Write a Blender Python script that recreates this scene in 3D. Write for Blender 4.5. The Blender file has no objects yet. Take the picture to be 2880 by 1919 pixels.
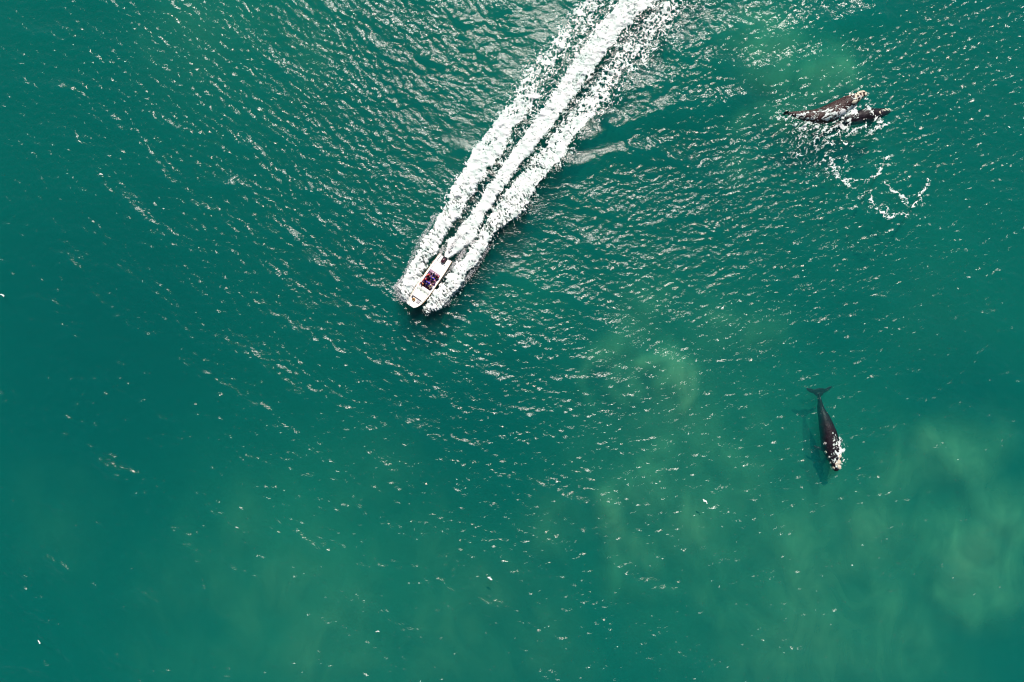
import bpy, bmesh, math, random
import numpy as np
from mathutils import Vector, Matrix
from mathutils.bvhtree import BVHTree

random.seed(5)
RNG = np.random.default_rng(11)
SC = bpy.context.scene
COL = SC.collection
M = 0.04861                      # metres of sea per photo pixel (2880 wide), flying height 93 m


def PX(sx, sy):
    return ((sx - 1440.0) * M, (959.5 - sy) * M)


# ------------------------------------------------------------------ camera, light, exposure
cam = bpy.data.cameras.new("camera")
cam.lens = 24.0
cam.sensor_width = 36.0
cam.clip_start = 0.5
cam.clip_end = 20000.0
cam_o = bpy.data.objects.new("camera", cam)
cam_o.location = (0, 0, 93.33)
cam_o.rotation_euler = (0, 0, 0)
COL.objects.link(cam_o)
SC.camera = cam_o

SUN_ZENITH = math.radians(40.0)
SUN_AZ = math.radians(7.0)       # towards +x from +y
world = bpy.data.worlds.new("World")
SC.world = world
world.use_nodes = True
wn = world.node_tree.nodes
wl = world.node_tree.links
wn.clear()
sky = wn.new("ShaderNodeTexSky")
sky.sky_type = 'NISHITA'
sky.sun_disc = False
sky.sun_elevation = math.pi / 2 - SUN_ZENITH
sky.sun_rotation = SUN_AZ
bg = wn.new("ShaderNodeBackground")
bg.inputs['Strength'].default_value = 0.05
wo = wn.new("ShaderNodeOutputWorld")
wl.new(sky.outputs[0], bg.inputs[0])
wl.new(bg.outputs[0], wo.inputs[0])

sun = bpy.data.lights.new("sun", 'SUN')
sun.energy = 4.6
sun.angle = math.radians(0.5)
sun.color = (1.0, 0.91, 0.83)
sun_o = bpy.data.objects.new("sun", sun)
sun_o.rotation_euler = (-SUN_ZENITH, 0, -SUN_AZ)
sun_o.location = (0, 60, 120)
COL.objects.link(sun_o)

SC.view_settings.view_transform = 'Standard'
SC.view_settings.look = 'None'
SC.view_settings.gamma = 1.0
SC.view_settings.exposure = 0.52
SC.view_settings.use_curve_mapping = False

cy = SC.cycles
cy.max_bounces = 8
cy.diffuse_bounces = 2
cy.glossy_bounces = 2
cy.transmission_bounces = 3
cy.transparent_max_bounces = 10
cy.volume_bounces = 0
cy.caustics_reflective = False
cy.caustics_refractive = False
cy.sample_clamp_indirect = 4.0
cy.use_denoising = True
cy.filter_width = 1.1


# ------------------------------------------------------------------ numpy noise
_PERM = RNG.random((256, 256))


def vnoise(x, y, seed=0):
    x = x + seed * 17.31
    y = y + seed * 9.77
    xi = np.floor(x).astype(np.int64)
    yi = np.floor(y).astype(np.int64)
    fx = x - xi
    fy = y - yi
    fx = fx * fx * fx * (fx * (fx * 6 - 15) + 10)
    fy = fy * fy * fy * (fy * (fy * 6 - 15) + 10)
    a = _PERM[xi & 255, yi & 255]
    b = _PERM[(xi + 1) & 255, yi & 255]
    c = _PERM[xi & 255, (yi + 1) & 255]
    d = _PERM[(xi + 1) & 255, (yi + 1) & 255]
    return (a + (b - a) * fx) * (1 - fy) + (c + (d - c) * fx) * fy


def fbm(x, y, octaves=4, seed=0):
    s = 0.0
    amp = 1.0
    tot = 0.0
    for o in range(octaves):
        s = s + amp * vnoise(x * 2 ** o, y * 2 ** o, seed + o * 3)
        tot += amp
        amp *= 0.5
    return s / tot


def worley(x, y, seed=0):
    """distance to the wall between the two nearest jittered cell points (F2-F1)"""
    x = x + seed * 31.7
    y = y + seed * 12.9
    xi = np.floor(x).astype(np.int64)
    yi = np.floor(y).astype(np.int64)
    f1 = np.full(x.shape, 9.0)
    f2 = np.full(x.shape, 9.0)
    for i in (-1, 0, 1):
        for j in (-1, 0, 1):
            cx = xi + i
            cyy = yi + j
            px = cx + _PERM[cx & 255, cyy & 255]
            py = cyy + _PERM[(cx + 57) & 255, (cyy + 111) & 255]
            d = np.hypot(px - x, py - y)
            m = d < f1
            f2 = np.where(m, f1, np.minimum(f2, d))
            f1 = np.where(m, d, f1)
    return f2 - f1


def rank01(a):
    r = np.empty(a.size)
    r[np.argsort(a, axis=None)] = np.linspace(0, 1, a.size)
    return r.reshape(a.shape)


def sstep(a, b, x):
    t = np.clip((x - a) / (b - a), 0, 1)
    return t * t * (3 - 2 * t)


def poly_dist(x, y, pts):
    """distance to a polyline and the position along it (0..1)"""
    best = np.full(x.shape, 1e9)
    tb = np.zeros(x.shape)
    n = len(pts) - 1
    for i in range(n):
        ax, ay = pts[i]
        bx, by = pts[i + 1]
        dx, dy = bx - ax, by - ay
        t = np.clip(((x - ax) * dx + (y - ay) * dy) / (dx * dx + dy * dy + 1e-9), 0, 1)
        d = np.hypot(x - ax - t * dx, y - ay - t * dy)
        m = d < best
        best = np.where(m, d, best)
        tb = np.where(m, (i + t) / n, tb)
    return best, tb


# ------------------------------------------------------------------ object helpers
def tag(o, label=None, cat=None, group=None, kind=None):
    if label:
        o["label"] = label
    if cat:
        o["category"] = cat
    if group:
        o["group"] = group
    if kind:
        o["kind"] = kind
    return o


def link(o, parent=None):
    COL.objects.link(o)
    if parent is not None:
        o.parent = parent
    return o


def empty(name, loc=(0, 0, 0)):
    o = bpy.data.objects.new(name, None)
    o.location = loc
    o.empty_display_size = 0.3
    return link(o)


def mesh_np(name, verts, quads, mat, parent=None, smooth=True):
    me = bpy.data.meshes.new(name)
    nv, nq = len(verts), len(quads)
    k = quads.shape[1]
    me.vertices.add(nv)
    me.vertices.foreach_set("co", np.asarray(verts, np.float32).ravel())
    me.loops.add(nq * k)
    me.loops.foreach_set("vertex_index", np.asarray(quads, np.int32).ravel())
    me.polygons.add(nq)
    me.polygons.foreach_set("loop_start", np.arange(0, nq * k, k, dtype=np.int32))
    me.update(calc_edges=True)
    me.polygons.foreach_set("use_smooth", np.full(nq, smooth))
    me.materials.append(mat)
    return link(bpy.data.objects.new(name, me), parent)


def obj_bm(name, bm, mat, parent=None, smooth=False):
    me = bpy.data.meshes.new(name)
    bmesh.ops.recalc_face_normals(bm, faces=bm.faces)
    bm.to_mesh(me)
    bm.free()
    if smooth:
        for p in me.polygons:
            p.use_smooth = True
    me.materials.append(mat)
    return link(bpy.data.objects.new(name, me), parent)


def add_box(bm, c, s, rot=None, bevel=0.0):
    r = bmesh.ops.create_cube(bm, size=1.0)
    vs = r['verts']
    mat = Matrix.Translation(c) @ (rot or Matrix.Identity(4)) @ Matrix.Diagonal((s[0], s[1], s[2], 1))
    bmesh.ops.transform(bm, matrix=mat, verts=vs)
    if bevel:
        es = {e for v in vs for e in v.link_edges}
        bmesh.ops.bevel(bm, geom=list(es), offset=bevel, segments=2, profile=0.6, affect='EDGES')


def add_tube(bm, pts, r, n=8):
    pts = [Vector(p) for p in pts]
    rings = []
    for i, p in enumerate(pts):
        t = (pts[min(i + 1, len(pts) - 1)] - pts[max(i - 1, 0)]).normalized()
        a = t.orthogonal().normalized()
        if abs(t.z) < 0.95:
            a = Vector((0, 0, 1)).cross(t).normalized()
        b = t.cross(a)
        rr = r[i] if isinstance(r, (list, tuple)) else r
        rings.append([bm.verts.new(p + (a * math.cos(q) + b * math.sin(q)) * rr)
                      for q in (2 * math.pi * k / n for k in range(n))])
    for u, v in zip(rings, rings[1:]):
        for k in range(n):
            bm.faces.new((u[k], u[(k + 1) % n], v[(k + 1) % n], v[k]))
    bm.faces.new(rings[0][::-1])
    bm.faces.new(rings[-1])


def add_loft(bm, rings):
    vr = [[bm.verts.new(p) for p in ring] for ring in rings]
    n = len(vr[0])
    for u, v in zip(vr, vr[1:]):
        for k in range(n):
            bm.faces.new((u[k], u[(k + 1) % n], v[(k + 1) % n], v[k]))
    bm.faces.new(vr[0][::-1])
    bm.faces.new(vr[-1])


# ------------------------------------------------------------------ materials
def new_mat(name):
    m = bpy.data.materials.new(name)
    m.use_nodes = True
    n = m.node_tree.nodes
    n.clear()
    out = n.new("ShaderNodeOutputMaterial")
    return m, n, m.node_tree.links, out


def mat_plain(name, col, rough=0.5, var=0.12, scale=3.0, bump=0.0, spec=0.5, metal=0.0, bscale=None):
    m, n, l, out = new_mat(name)
    p = n.new("ShaderNodeBsdfPrincipled")
    p.inputs['Roughness'].default_value = rough
    p.inputs['Metallic'].default_value = metal
    p.inputs['Specular IOR Level'].default_value = spec
    tc = n.new("ShaderNodeTexCoord")
    no = n.new("ShaderNodeTexNoise")
    no.inputs['Scale'].default_value = scale
    no.inputs['Detail'].default_value = 5
    l.new(tc.outputs['Object'], no.inputs['Vector'])
    ra = n.new("ShaderNodeValToRGB")
    ra.color_ramp.elements[0].position = 0.3
    ra.color_ramp.elements[1].position = 0.7
    ra.color_ramp.elements[0].color = tuple(c * (1 - var) for c in col) + (1,)
    ra.color_ramp.elements[1].color = tuple(min(1, c * (1 + var)) for c in col) + (1,)
    l.new(no.outputs['Fac'], ra.inputs['Fac'])
    l.new(ra.outputs['Color'], p.inputs['Base Color'])
    if bump:
        nb = n.new("ShaderNodeTexNoise")
        nb.inputs['Scale'].default_value = bscale or scale * 4
        nb.inputs['Detail'].default_value = 6
        l.new(tc.outputs['Object'], nb.inputs['Vector'])
        b = n.new("ShaderNodeBump")
        b.inputs['Strength'].default_value = 1.0
        b.inputs['Distance'].default_value = bump
        l.new(nb.outputs['Fac'], b.inputs['Height'])
        l.new(b.outputs['Normal'], p.inputs['Normal'])
    l.new(p.outputs[0], out.inputs['Surface'])
    return m


def mat_water():
    m, n, l, out = new_mat("sea_water")
    tc = n.new("ShaderNodeTexCoord")
    # capillary ripples too fine for the mesh
    mp = n.new("ShaderNodeMapping")
    mp.inputs['Scale'].default_value = (2.6, 4.2, 1.0)
    l.new(tc.outputs['Object'], mp.inputs['Vector'])
    no = n.new("ShaderNodeTexNoise")
    no.noise_dimensions = '2D'
    no.inputs['Scale'].default_value = 1.0
    no.inputs['Detail'].default_value = 3.0
    no.inputs['Roughness'].default_value = 0.55
    l.new(mp.outputs[0], no.inputs['Vector'])
    bu = n.new("ShaderNodeBump")
    bu.inputs['Strength'].default_value = 1.0
    bu.inputs['Distance'].default_value = 0.06
    l.new(no.outputs['Fac'], bu.inputs['Height'])
    geo = n.new("ShaderNodeNewGeometry")
    ior = n.new("ShaderNodeMix")                       # straight-through water: same fresnel both ways
    ior.data_type = 'FLOAT'
    ior.inputs[2].default_value = 1.33
    ior.inputs[3].default_value = 1 / 1.33
    l.new(geo.outputs['Backfacing'], ior.inputs[0])
    fr = n.new("ShaderNodeFresnel")
    l.new(ior.outputs[0], fr.inputs['IOR'])
    l.new(bu.outputs['Normal'], fr.inputs['Normal'])
    gl = n.new("ShaderNodeBsdfGlossy")
    gl.distribution = 'BECKMANN'
    gl.inputs['Roughness'].default_value = 0.18
    l.new(bu.outputs['Normal'], gl.inputs['Normal'])
    tr = n.new("ShaderNodeBsdfTransparent")
    mx = n.new("ShaderNodeMixShader")
    l.new(fr.outputs[0], mx.inputs[0])
    l.new(tr.outputs[0], mx.inputs[1])
    l.new(gl.outputs[0], mx.inputs[2])
    l.new(mx.outputs[0], out.inputs['Surface'])
    vs = n.new("ShaderNodeVolumeScatter")
    vs.inputs['Color'].default_value = (0.01, 0.95, 0.92, 1)
    vs.inputs['Density'].default_value = 0.077
    va = n.new("ShaderNodeVolumeAbsorption")
    va.inputs['Color'].default_value = (0.15, 0.785, 0.745, 1)
    va.inputs['Density'].default_value = 0.42
    ad = n.new("ShaderNodeAddShader")
    l.new(vs.outputs[0], ad.inputs[0])
    l.new(va.outputs[0], ad.inputs[1])
    l.new(ad.outputs[0], out.inputs['Volume'])
    return m


def mat_ground(name, c0, c1, scale, thin=None):
    m, n, l, out = new_mat(name)
    p = n.new("ShaderNodeBsdfDiffuse")
    tc = n.new("ShaderNodeTexCoord")
    no = n.new("ShaderNodeTexNoise")
    no.inputs['Scale'].default_value = scale
    no.inputs['Detail'].default_value = 6
    no.inputs['Distortion'].default_value = 1.0
    l.new(tc.outputs['Object'], no.inputs['Vector'])
    ra = n.new("ShaderNodeValToRGB")
    ra.color_ramp.elements[0].position = 0.35
    ra.color_ramp.elements[1].position = 0.68
    ra.color_ramp.elements[0].color = c0 + (1,)
    ra.color_ramp.elements[1].color = c1 + (1,)
    l.new(no.outputs['Fac'], ra.inputs['Fac'])
    if thin:
        at = n.new("ShaderNodeAttribute")
        at.attribute_name = "silt"
        mx = n.new("ShaderNodeMix")
        mx.data_type = 'RGBA'
        l.new(at.outputs['Fac'], mx.inputs[0])
        mx.inputs[6].default_value = thin + (1,)
        l.new(ra.outputs[0], mx.inputs[7])
        l.new(mx.outputs[2], p.inputs['Color'])
    else:
        l.new(ra.outputs[0], p.inputs['Color'])
    l.new(p.outputs[0], out.inputs['Surface'])
    return m


def mat_foam(name, c0=(0.60, 0.71, 0.68), c1=(0.88, 0.89, 0.88), thin=None):
    m, n, l, out = new_mat(name)
    p = n.new("ShaderNodeBsdfDiffuse")
    tr = n.new("ShaderNodeBsdfTranslucent")
    tr.inputs['Color'].default_value = (0.8, 0.85, 0.85, 1)
    tc = n.new("ShaderNodeTexCoord")
    no = n.new("ShaderNodeTexNoise")
    no.inputs['Scale'].default_value = 1.1
    no.inputs['Detail'].default_value = 7
    l.new(tc.outputs['Object'], no.inputs['Vector'])
    ra = n.new("ShaderNodeValToRGB")
    ra.color_ramp.elements[0].position = 0.35
    ra.color_ramp.elements[1].position = 0.6
    ra.color_ramp.elements[0].color = c0 + (1,)
    ra.color_ramp.elements[1].color = c1 + (1,)
    l.new(no.outputs['Fac'], ra.inputs['Fac'])
    if thin:
        at = n.new("ShaderNodeAttribute")                 # thin foam shows the green of the aerated water in it
        at.attribute_name = "thick"
        mc = n.new("ShaderNodeMix")
        mc.data_type = 'RGBA'
        l.new(at.outputs['Fac'], mc.inputs[0])
        mc.inputs[6].default_value = thin + (1,)
        l.new(ra.outputs[0], mc.inputs[7])
        l.new(mc.outputs[2], p.inputs['Color'])
    else:
        l.new(ra.outputs[0], p.inputs['Color'])
    nb = n.new("ShaderNodeTexNoise")
    nb.inputs['Scale'].default_value = 9
    nb.inputs['Detail'].default_value = 5
    l.new(tc.outputs['Object'], nb.inputs['Vector'])
    b = n.new("ShaderNodeBump")
    b.inputs['Distance'].default_value = 0.02
    l.new(nb.outputs['Fac'], b.inputs['Height'])
    l.new(b.outputs[0], p.inputs['Normal'])
    mx = n.new("ShaderNodeMixShader")
    mx.inputs[0].default_value = 0.18
    l.new(p.outputs[0], mx.inputs[1])
    l.new(tr.outputs[0], mx.inputs[2])
    l.new(mx.outputs[0], out.inputs['Surface'])
    return m


M_WATER = mat_water()
M_BED = mat_ground("seabed_sand", (0.18, 0.30, 0.18), (0.24, 0.36, 0.22), 0.05, thin=(0.02, 0.055, 0.062))


def mat_silt():
    m, n, l, out = new_mat("silt")
    d = n.new("ShaderNodeBsdfDiffuse")
    tc = n.new("ShaderNodeTexCoord")
    mp = n.new("ShaderNodeMapping")
    mp.inputs['Scale'].default_value = (0.15, 0.09, 0.1)
    mp.inputs['Rotation'].default_value = (0, 0, 0.25)
    l.new(tc.outputs['Object'], mp.inputs['Vector'])
    no = n.new("ShaderNodeTexNoise")
    no.inputs['Scale'].default_value = 1.0
    no.inputs['Detail'].default_value = 7
    no.inputs['Roughness'].default_value = 0.6
    no.inputs['Distortion'].default_value = 1.3
    l.new(mp.outputs[0], no.inputs['Vector'])
    ra = n.new("ShaderNodeValToRGB")
    ra.color_ramp.elements[0].position = 0.3
    ra.color_ramp.elements[1].position = 0.7
    ra.color_ramp.elements[0].color = (0.16, 0.25, 0.145, 1)
    ra.color_ramp.elements[1].color = (0.27, 0.34, 0.185, 1)
    l.new(no.outputs['Fac'], ra.inputs['Fac'])
    l.new(ra.outputs[0], d.inputs['Color'])
    at = n.new("ShaderNodeAttribute")
    at.attribute_name = "silt"
    mr = n.new("ShaderNodeMapRange")
    mr.inputs['From Min'].default_value = 0.30
    mr.inputs['From Max'].default_value = 0.68
    mr.inputs['To Min'].default_value = 0.76
    mr.inputs['To Max'].default_value = 1.10
    l.new(no.outputs['Fac'], mr.inputs['Value'])
    mu = n.new("ShaderNodeMath")
    mu.operation = 'MULTIPLY'
    mu.use_clamp = True
    l.new(at.outputs['Fac'], mu.inputs[0])
    l.new(mr.outputs[0], mu.inputs[1])
    tr = n.new("ShaderNodeBsdfTransparent")
    mx = n.new("ShaderNodeMixShader")
    l.new(mu.outputs[0], mx.inputs[0])
    l.new(tr.outputs[0], mx.inputs[1])
    l.new(d.outputs[0], mx.inputs[2])
    l.new(mx.outputs[0], out.inputs['Surface'])
    return m


M_SILT = mat_silt()
M_FOAM = mat_foam("foam", thin=(0.30, 0.46, 0.42))
M_SPRAY = mat_foam("spray", (0.82, 0.84, 0.86), (0.9, 0.9, 0.9))
M_WHALE = mat_plain("whale_skin", (0.011, 0.008, 0.012), rough=0.4, var=0.5, scale=1.6, bump=0.05, bscale=6, spec=0.16)
M_WHALE_BROWN = mat_plain("whale_skin_brown", (0.030, 0.0135, 0.0135), rough=0.42, var=0.6, scale=1.8, bump=0.14, bscale=4, spec=0.25)
M_CALL = mat_plain("callosity_skin", (0.52, 0.47, 0.37), rough=0.8, var=0.3, scale=9, bump=0.05, bscale=16)
M_GEL = mat_plain("gelcoat", (0.80, 0.80, 0.78), rough=0.25, var=0.03, scale=2)
M_DECK = mat_plain("deck_nonslip", (0.74, 0.74, 0.72), rough=0.6, var=0.05, scale=6, bump=0.003, bscale=80)
M_GREY = mat_plain("grey_moulding", (0.33, 0.33, 0.36), rough=0.5)
M_RUB = mat_plain("rub_rail", (0.62, 0.33, 0.07), rough=0.5)
M_FLOOR = mat_plain("cockpit_carpet", (0.06, 0.012, 0.05), rough=0.9, var=0.3, scale=12)
M_SEAT = mat_plain("seat_vinyl", (0.10, 0.025, 0.09), rough=0.5)
M_SEATB = mat_plain("seat_back_vinyl", (0.26, 0.16, 0.24), rough=0.5)
M_STEEL = mat_plain("stainless", (0.5, 0.5, 0.52), rough=0.3, metal=0.9)
M_ENGINE = mat_plain("engine_cowl", (0.045, 0.012, 0.022), rough=0.3)
M_BLACK = mat_plain("black_rubber", (0.02, 0.02, 0.022), rough=0.6)
M_ROPE = mat_plain("rope", (0.42, 0.22, 0.06), rough=0.9, var=0.35, scale=30)


def mat_glass():
    m, n, l, out = new_mat("windscreen_glass")
    tr = n.new("ShaderNodeBsdfTransparent")
    tr.inputs['Color'].default_value = (0.95, 0.98, 0.95, 1)
    gl = n.new("ShaderNodeBsdfGlossy")
    gl.inputs['Roughness'].default_value = 0.03
    mx = n.new("ShaderNodeMixShader")
    mx.inputs[0].default_value = 0.05
    l.new(tr.outputs[0], mx.inputs[1])
    l.new(gl.outputs[0], mx.inputs[2])
    l.new(mx.outputs[0], out.inputs['Surface'])
    return m


M_GLASS = mat_glass()

# ------------------------------------------------------------------ wake rows measured on the photo (source pixels)
# y:      L     GL    Jl    Jr    GR    R
ROWS = np.array([
    (-220, 1830, 1905, 1930, 2040, 2050, 2120),
    (0,    1641, 1718, 1743, 1839, 1849, 1906),
    (96,   1568, 1640, 1662, 1746, 1760, 1850),
    (191,  1488, 1574, 1600, 1672, 1684, 1765),
    (287,  1434, 1513, 1542, 1603, 1616, 1702),
    (383,  1357, 1447, 1472, 1530, 1541, 1622),
    (460,  1308, 1399, 1421, 1466, 1484, 1571),
    (541,  1260, 1338, 1362, 1410, 1418, 1501),
    (594,  1242, 1306, 1332, 1369, 1384, 1480),
    (648,  1209, 1268, 1288, 1344, 1352, 1408),
    (675,  1188, 1250, 1264, 1340, 1346, 1389),
    (700,  1178, 1236, 1254, 1306, 1318, 1366),
    (725,  1164, 1222, 1250, 1266, 1300, 1354),
    (741,  1157, 1203, 1256, 1257, 1292, 1346),
    (780,  1139, 1192, 1240, 1241, 1258, 1308),
    (807,  1120, 1186, 1220, 1221, 1236, 1296),
    (830,  1132, 1170, 1205, 1206, 1214, 1276),
    (850,  1148, 1158, 1190, 1191, 1200, 1262),
    (872,  1160, 1160, 1180, 1181, 1186, 1240),
    (890,  1170, 1170, 1180, 1181, 1200, 1200)], float)


def rows_at(sy):
    return [np.interp(sy, ROWS[:, 0], ROWS[:, c]) for c in range(1, 7)]


# ------------------------------------------------------------------ wave field
D = 0.142
NX, NY = 1144, 800
X0, Y0 = -NX * D / 2, -NY * D / 2
gx = X0 + np.arange(NX) * D
gy = Y0 + np.arange(NY) * D
GX, GY = np.meshgrid(gx, gy)                    # [row=y, col=x]
SXg, SYg = GX / M + 1440.0, 959.5 - GY / M

kx = 2 * np.pi * np.fft.fftfreq(NX, D)[None, :]
ky = 2 * np.pi * np.fft.fftfreq(NY, D)[:, None]
K = np.hypot(kx, ky)
K[0, 0] = 1e-6
TH = np.arctan2(ky, kx)


def sea(l_lo, l_hi, th0, power, slope, power_k=-2.0, seed=0):
    r = np.random.default_rng(100 + seed)
    k_lo, k_hi = 2 * np.pi / l_hi, 2 * np.pi / l_lo
    w = np.exp(-(k_lo / K) ** 4) * np.exp(-(K / k_hi) ** 4)
    a = K ** power_k * w * (np.abs(np.cos(TH - th0)) ** power + 0.06)
    z = (r.standard_normal(K.shape) + 1j * r.standard_normal(K.shape)) * a
    h = np.real(np.fft.ifft2(z))
    sy_, sx_ = np.gradient(h, D)
    return h * slope / math.sqrt(float(np.mean(sx_ ** 2 + sy_ ** 2)))




def peaked(h, c):
    """sharp crests, long flat troughs"""
    r = float(np.std(h))
    e = np.exp(c * h / r)
    return (e - e.mean()) * r / c


h_sea = peaked(sea(2.2, 9.0, math.radians(58), 5.0, 0.058, seed=1) + sea(1.8, 6.0, math.radians(100), 5.0, 0.036, seed=5), 0.35)
h_chop = peaked(sea(0.6, 1.9, math.radians(58), 4.0, 0.100, seed=2) + sea(0.6, 1.9, math.radians(102), 4.0, 0.100, seed=6), 0.36)
h_rip = peaked(sea(0.40, 0.95, math.radians(60), 3.0, 0.078, seed=3) + sea(0.40, 0.95, math.radians(104), 3.0, 0.082, seed=7), 0.36)

# gusts, chop shaped for the sun glints, and water smoothed beside the wake
chop_gain = 0.66 + 0.68 * fbm(GX / 14, GY / 9, 3, seed=4)
chop_gain *= 0.86 + 0.22 * sstep(1100, 300, SYg)                    # waves lowered towards the south to thin the sun glints
chop_gain *= 1 + 0.22 * np.exp(-(((SXg - 2150) / 520) ** 2 + ((SYg - 150) / 260) ** 2))  # waves raised at upper right to widen the sun sheen
L_, GL_, JL_, JR_, GR_, R_ = rows_at(SYg)
out_l = L_ - SXg
out_r = SXg - R_
inside = sstep(-6, 10, np.minimum(SXg - L_, R_ - SXg)) * sstep(900, 860, SYg)
calm_l = np.exp(-((out_l - 45) / 45) ** 2) * sstep(640, 420, SYg) * (out_l > -30)
calm_r = np.exp(-((out_r - 45) / 75) ** 2) * sstep(900, 760, SYg) * sstep(80, 300, SYg) * (out_r > -30)
damp = 1 - 0.55 * calm_l - 0.72 * calm_r
# wave bands that run out to the right of the wake
BANDS = [([(1560, 492), (1690, 452), (1800, 428), (1960, 415)], 22, 1.0),
         ([(1640, 388), (1830, 325), (2020, 292), (2190, 270)], 26, 1.5),
         ([(1760, 262), (2000, 210), (2270, 165), (2420, 150)], 30, 1.6),
         ([(1900, 150), (2080, 96), (2420, 34), (2600, 0)], 32, 1.6),
         ([(2000, 30), (2200, -20), (2400, -60)], 32, 0.8),
         ([(1500, 585), (1640, 545), (1760, 530)], 20, 0.35)]
band = np.zeros_like(GX)
h_band = np.zeros_like(GX)
for pts, w, a in BANDS:
    wob = (fbm(SXg / 90, SYg / 90, 3, seed=9) - 0.5) * 40
    d, t = poly_dist(SXg, SYg + wob, pts)
    e = np.exp(-(d / (w * 1.6)) ** 2) * (1 - sstep(0.7, 1.0, t)) * a
    band += e
    h_band += 0.40 * e
band = np.clip(band, 0, 1)
# the turbulent patch round the pair of whales
wx, wy = PX(2370, 400)
turb = np.exp(-(((GX - wx) / 14) ** 2 + ((GY - wy) / 10) ** 2))
H = (h_sea * (1 - 0.3 * inside)
     + (h_chop * 1.0 + h_rip) * chop_gain * damp * (1 - 0.30 * band + 0.35 * turb) + h_band)
# crests sharper than troughs
H = H + 0.55 * (H ** 2 - np.mean(H ** 2)) / 0.25 * 0.25
# ridges thrown up by the hull: both lobes stand above the sea, the gaps lie in troughs
age = sstep(880, 100, SYg)
ul = np.clip((SXg - L_) / np.maximum(GL_ - L_, 4), -1, 2)
ur = np.clip((R_ - SXg) / np.maximum(R_ - GR_, 4), -1, 2)
lob_l = np.exp(-((ul - 0.38) / 0.34) ** 2) * (GL_ - L_ > 6)
lob_r = np.exp(-((ur - 0.38) / 0.34) ** 2) * (R_ - GR_ > 6)
fade_bow = sstep(890, 835, SYg)
H_wake = (0.34 * (lob_l + lob_r) * (1 - 0.65 * age)
          + 0.22 * np.exp(-(((SXg - (JL_ + JR_) / 2) / 40) ** 2)) * sstep(740, 690, SYg)) * fade_bow
H = H + H_wake

edge = np.minimum.reduce([GX - gx[0], gx[-1] - GX, GY - gy[0], gy[-1] - GY])
H = H * sstep(0, 3, edge)


def water_z(x, y):
    fx = np.clip((np.asarray(x) - X0) / D, 0, NX - 1.001)
    fy = np.clip((np.asarray(y) - Y0) / D, 0, NY - 1.001)
    i = fx.astype(int)
    j = fy.astype(int)
    u, v = fx - i, fy - j
    return ((H[j, i] * (1 - u) + H[j, i + 1] * u) * (1 - v)
            + (H[j + 1, i] * (1 - u) + H[j + 1, i + 1] * u) * v)


# ------------------------------------------------------------------ boat placing (needed so that the water stays out of the hull)
BOW = Vector(PX(1160, 867) + (0,))
STERN = Vector(PX(1255.5, 725.7) + (0,))
BL = (BOW - STERN).length
BDIR = (BOW - STERN).normalized()
BYAW = math.atan2(BDIR.y, BDIR.x)
BPITCH = math.radians(3.0)
bl = (GX - STERN.x) * BDIR.x + (GY - STERN.y) * BDIR.y
bt = -(GX - STERN.x) * BDIR.y + (GY - STERN.y) * BDIR.x
under = sstep(1.35, 0.95, np.abs(bt)) * sstep(-0.4, 0.1, bl) * sstep(8.4, 7.8, bl)
H = H * (1 - under) + under * -0.02


# ------------------------------------------------------------------ the sea: one closed body of water out to the horizon
def build_sea():
    far = np.array([1.5, 4, 9, 18, 35, 70, 140, 300, 700, 1500, 3000.0])
    xs = np.concatenate([gx[0] - far[::-1], gx, gx[-1] + far])
    ys = np.concatenate([gy[0] - far[::-1], gy, gy[-1] + far])
    nf = len(far)
    Z = np.zeros((len(ys), len(xs)))
    Z[nf:nf + NY, nf:nf + NX] = H
    XX, YY = np.meshgrid(xs, ys)
    nx, ny = len(xs), len(ys)
    verts = np.stack([XX.ravel(), YY.ravel(), Z.ravel()], 1)
    depth = -40.0
    corners = np.array([(xs[0], ys[0], depth), (xs[-1], ys[0], depth), (xs[-1], ys[-1], depth), (xs[0], ys[-1], depth)])
    nv = len(verts)
    verts = np.vstack([verts, corners])
    idx = np.arange(nx * ny).reshape(ny, nx)
    q = np.stack([idx[:-1, :-1], idx[:-1, 1:], idx[1:, 1:], idx[1:, :-1]], -1).reshape(-1, 4)
    c0, c1, c2, c3 = nv, nv + 1, nv + 2, nv + 3
    polys = [list(idx[0, ::-1]) + [c0, c1], list(idx[:, -1][::-1]) + [c1, c2],
             list(idx[-1, :]) + [c2, c3], list(idx[:, 0]) + [c3, c0], [c0, c3, c2, c1]]
    me = bpy.data.meshes.new("water")
    me.vertices.add(len(verts))
    me.vertices.foreach_set("co", verts.astype(np.float32).ravel())
    loops = np.concatenate([q.ravel()] + [np.array(p) for p in polys]).astype(np.int32)
    starts = list(np.arange(0, len(q) * 4, 4))
    s = len(q) * 4
    for p in polys:
        starts.append(s)
        s += len(p)
    me.loops.add(len(loops))
    me.loops.foreach_set("vertex_index", loops)
    me.polygons.add(len(starts))
    me.polygons.foreach_set("loop_start", np.array(starts, np.int32))
    me.update(calc_edges=True)
    sm = np.ones(len(starts), bool)
    sm[len(q):] = False
    me.polygons.foreach_set("use_smooth", sm)
    me.materials.append(M_WATER)
    o = link(bpy.data.objects.new("water", me))
    tag(o, "green sea with small sunlit waves", kind='structure')


build_sea()

# ------------------------------------------------------------------ seabed and the clouds of silt over it
BED = -5.6


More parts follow.
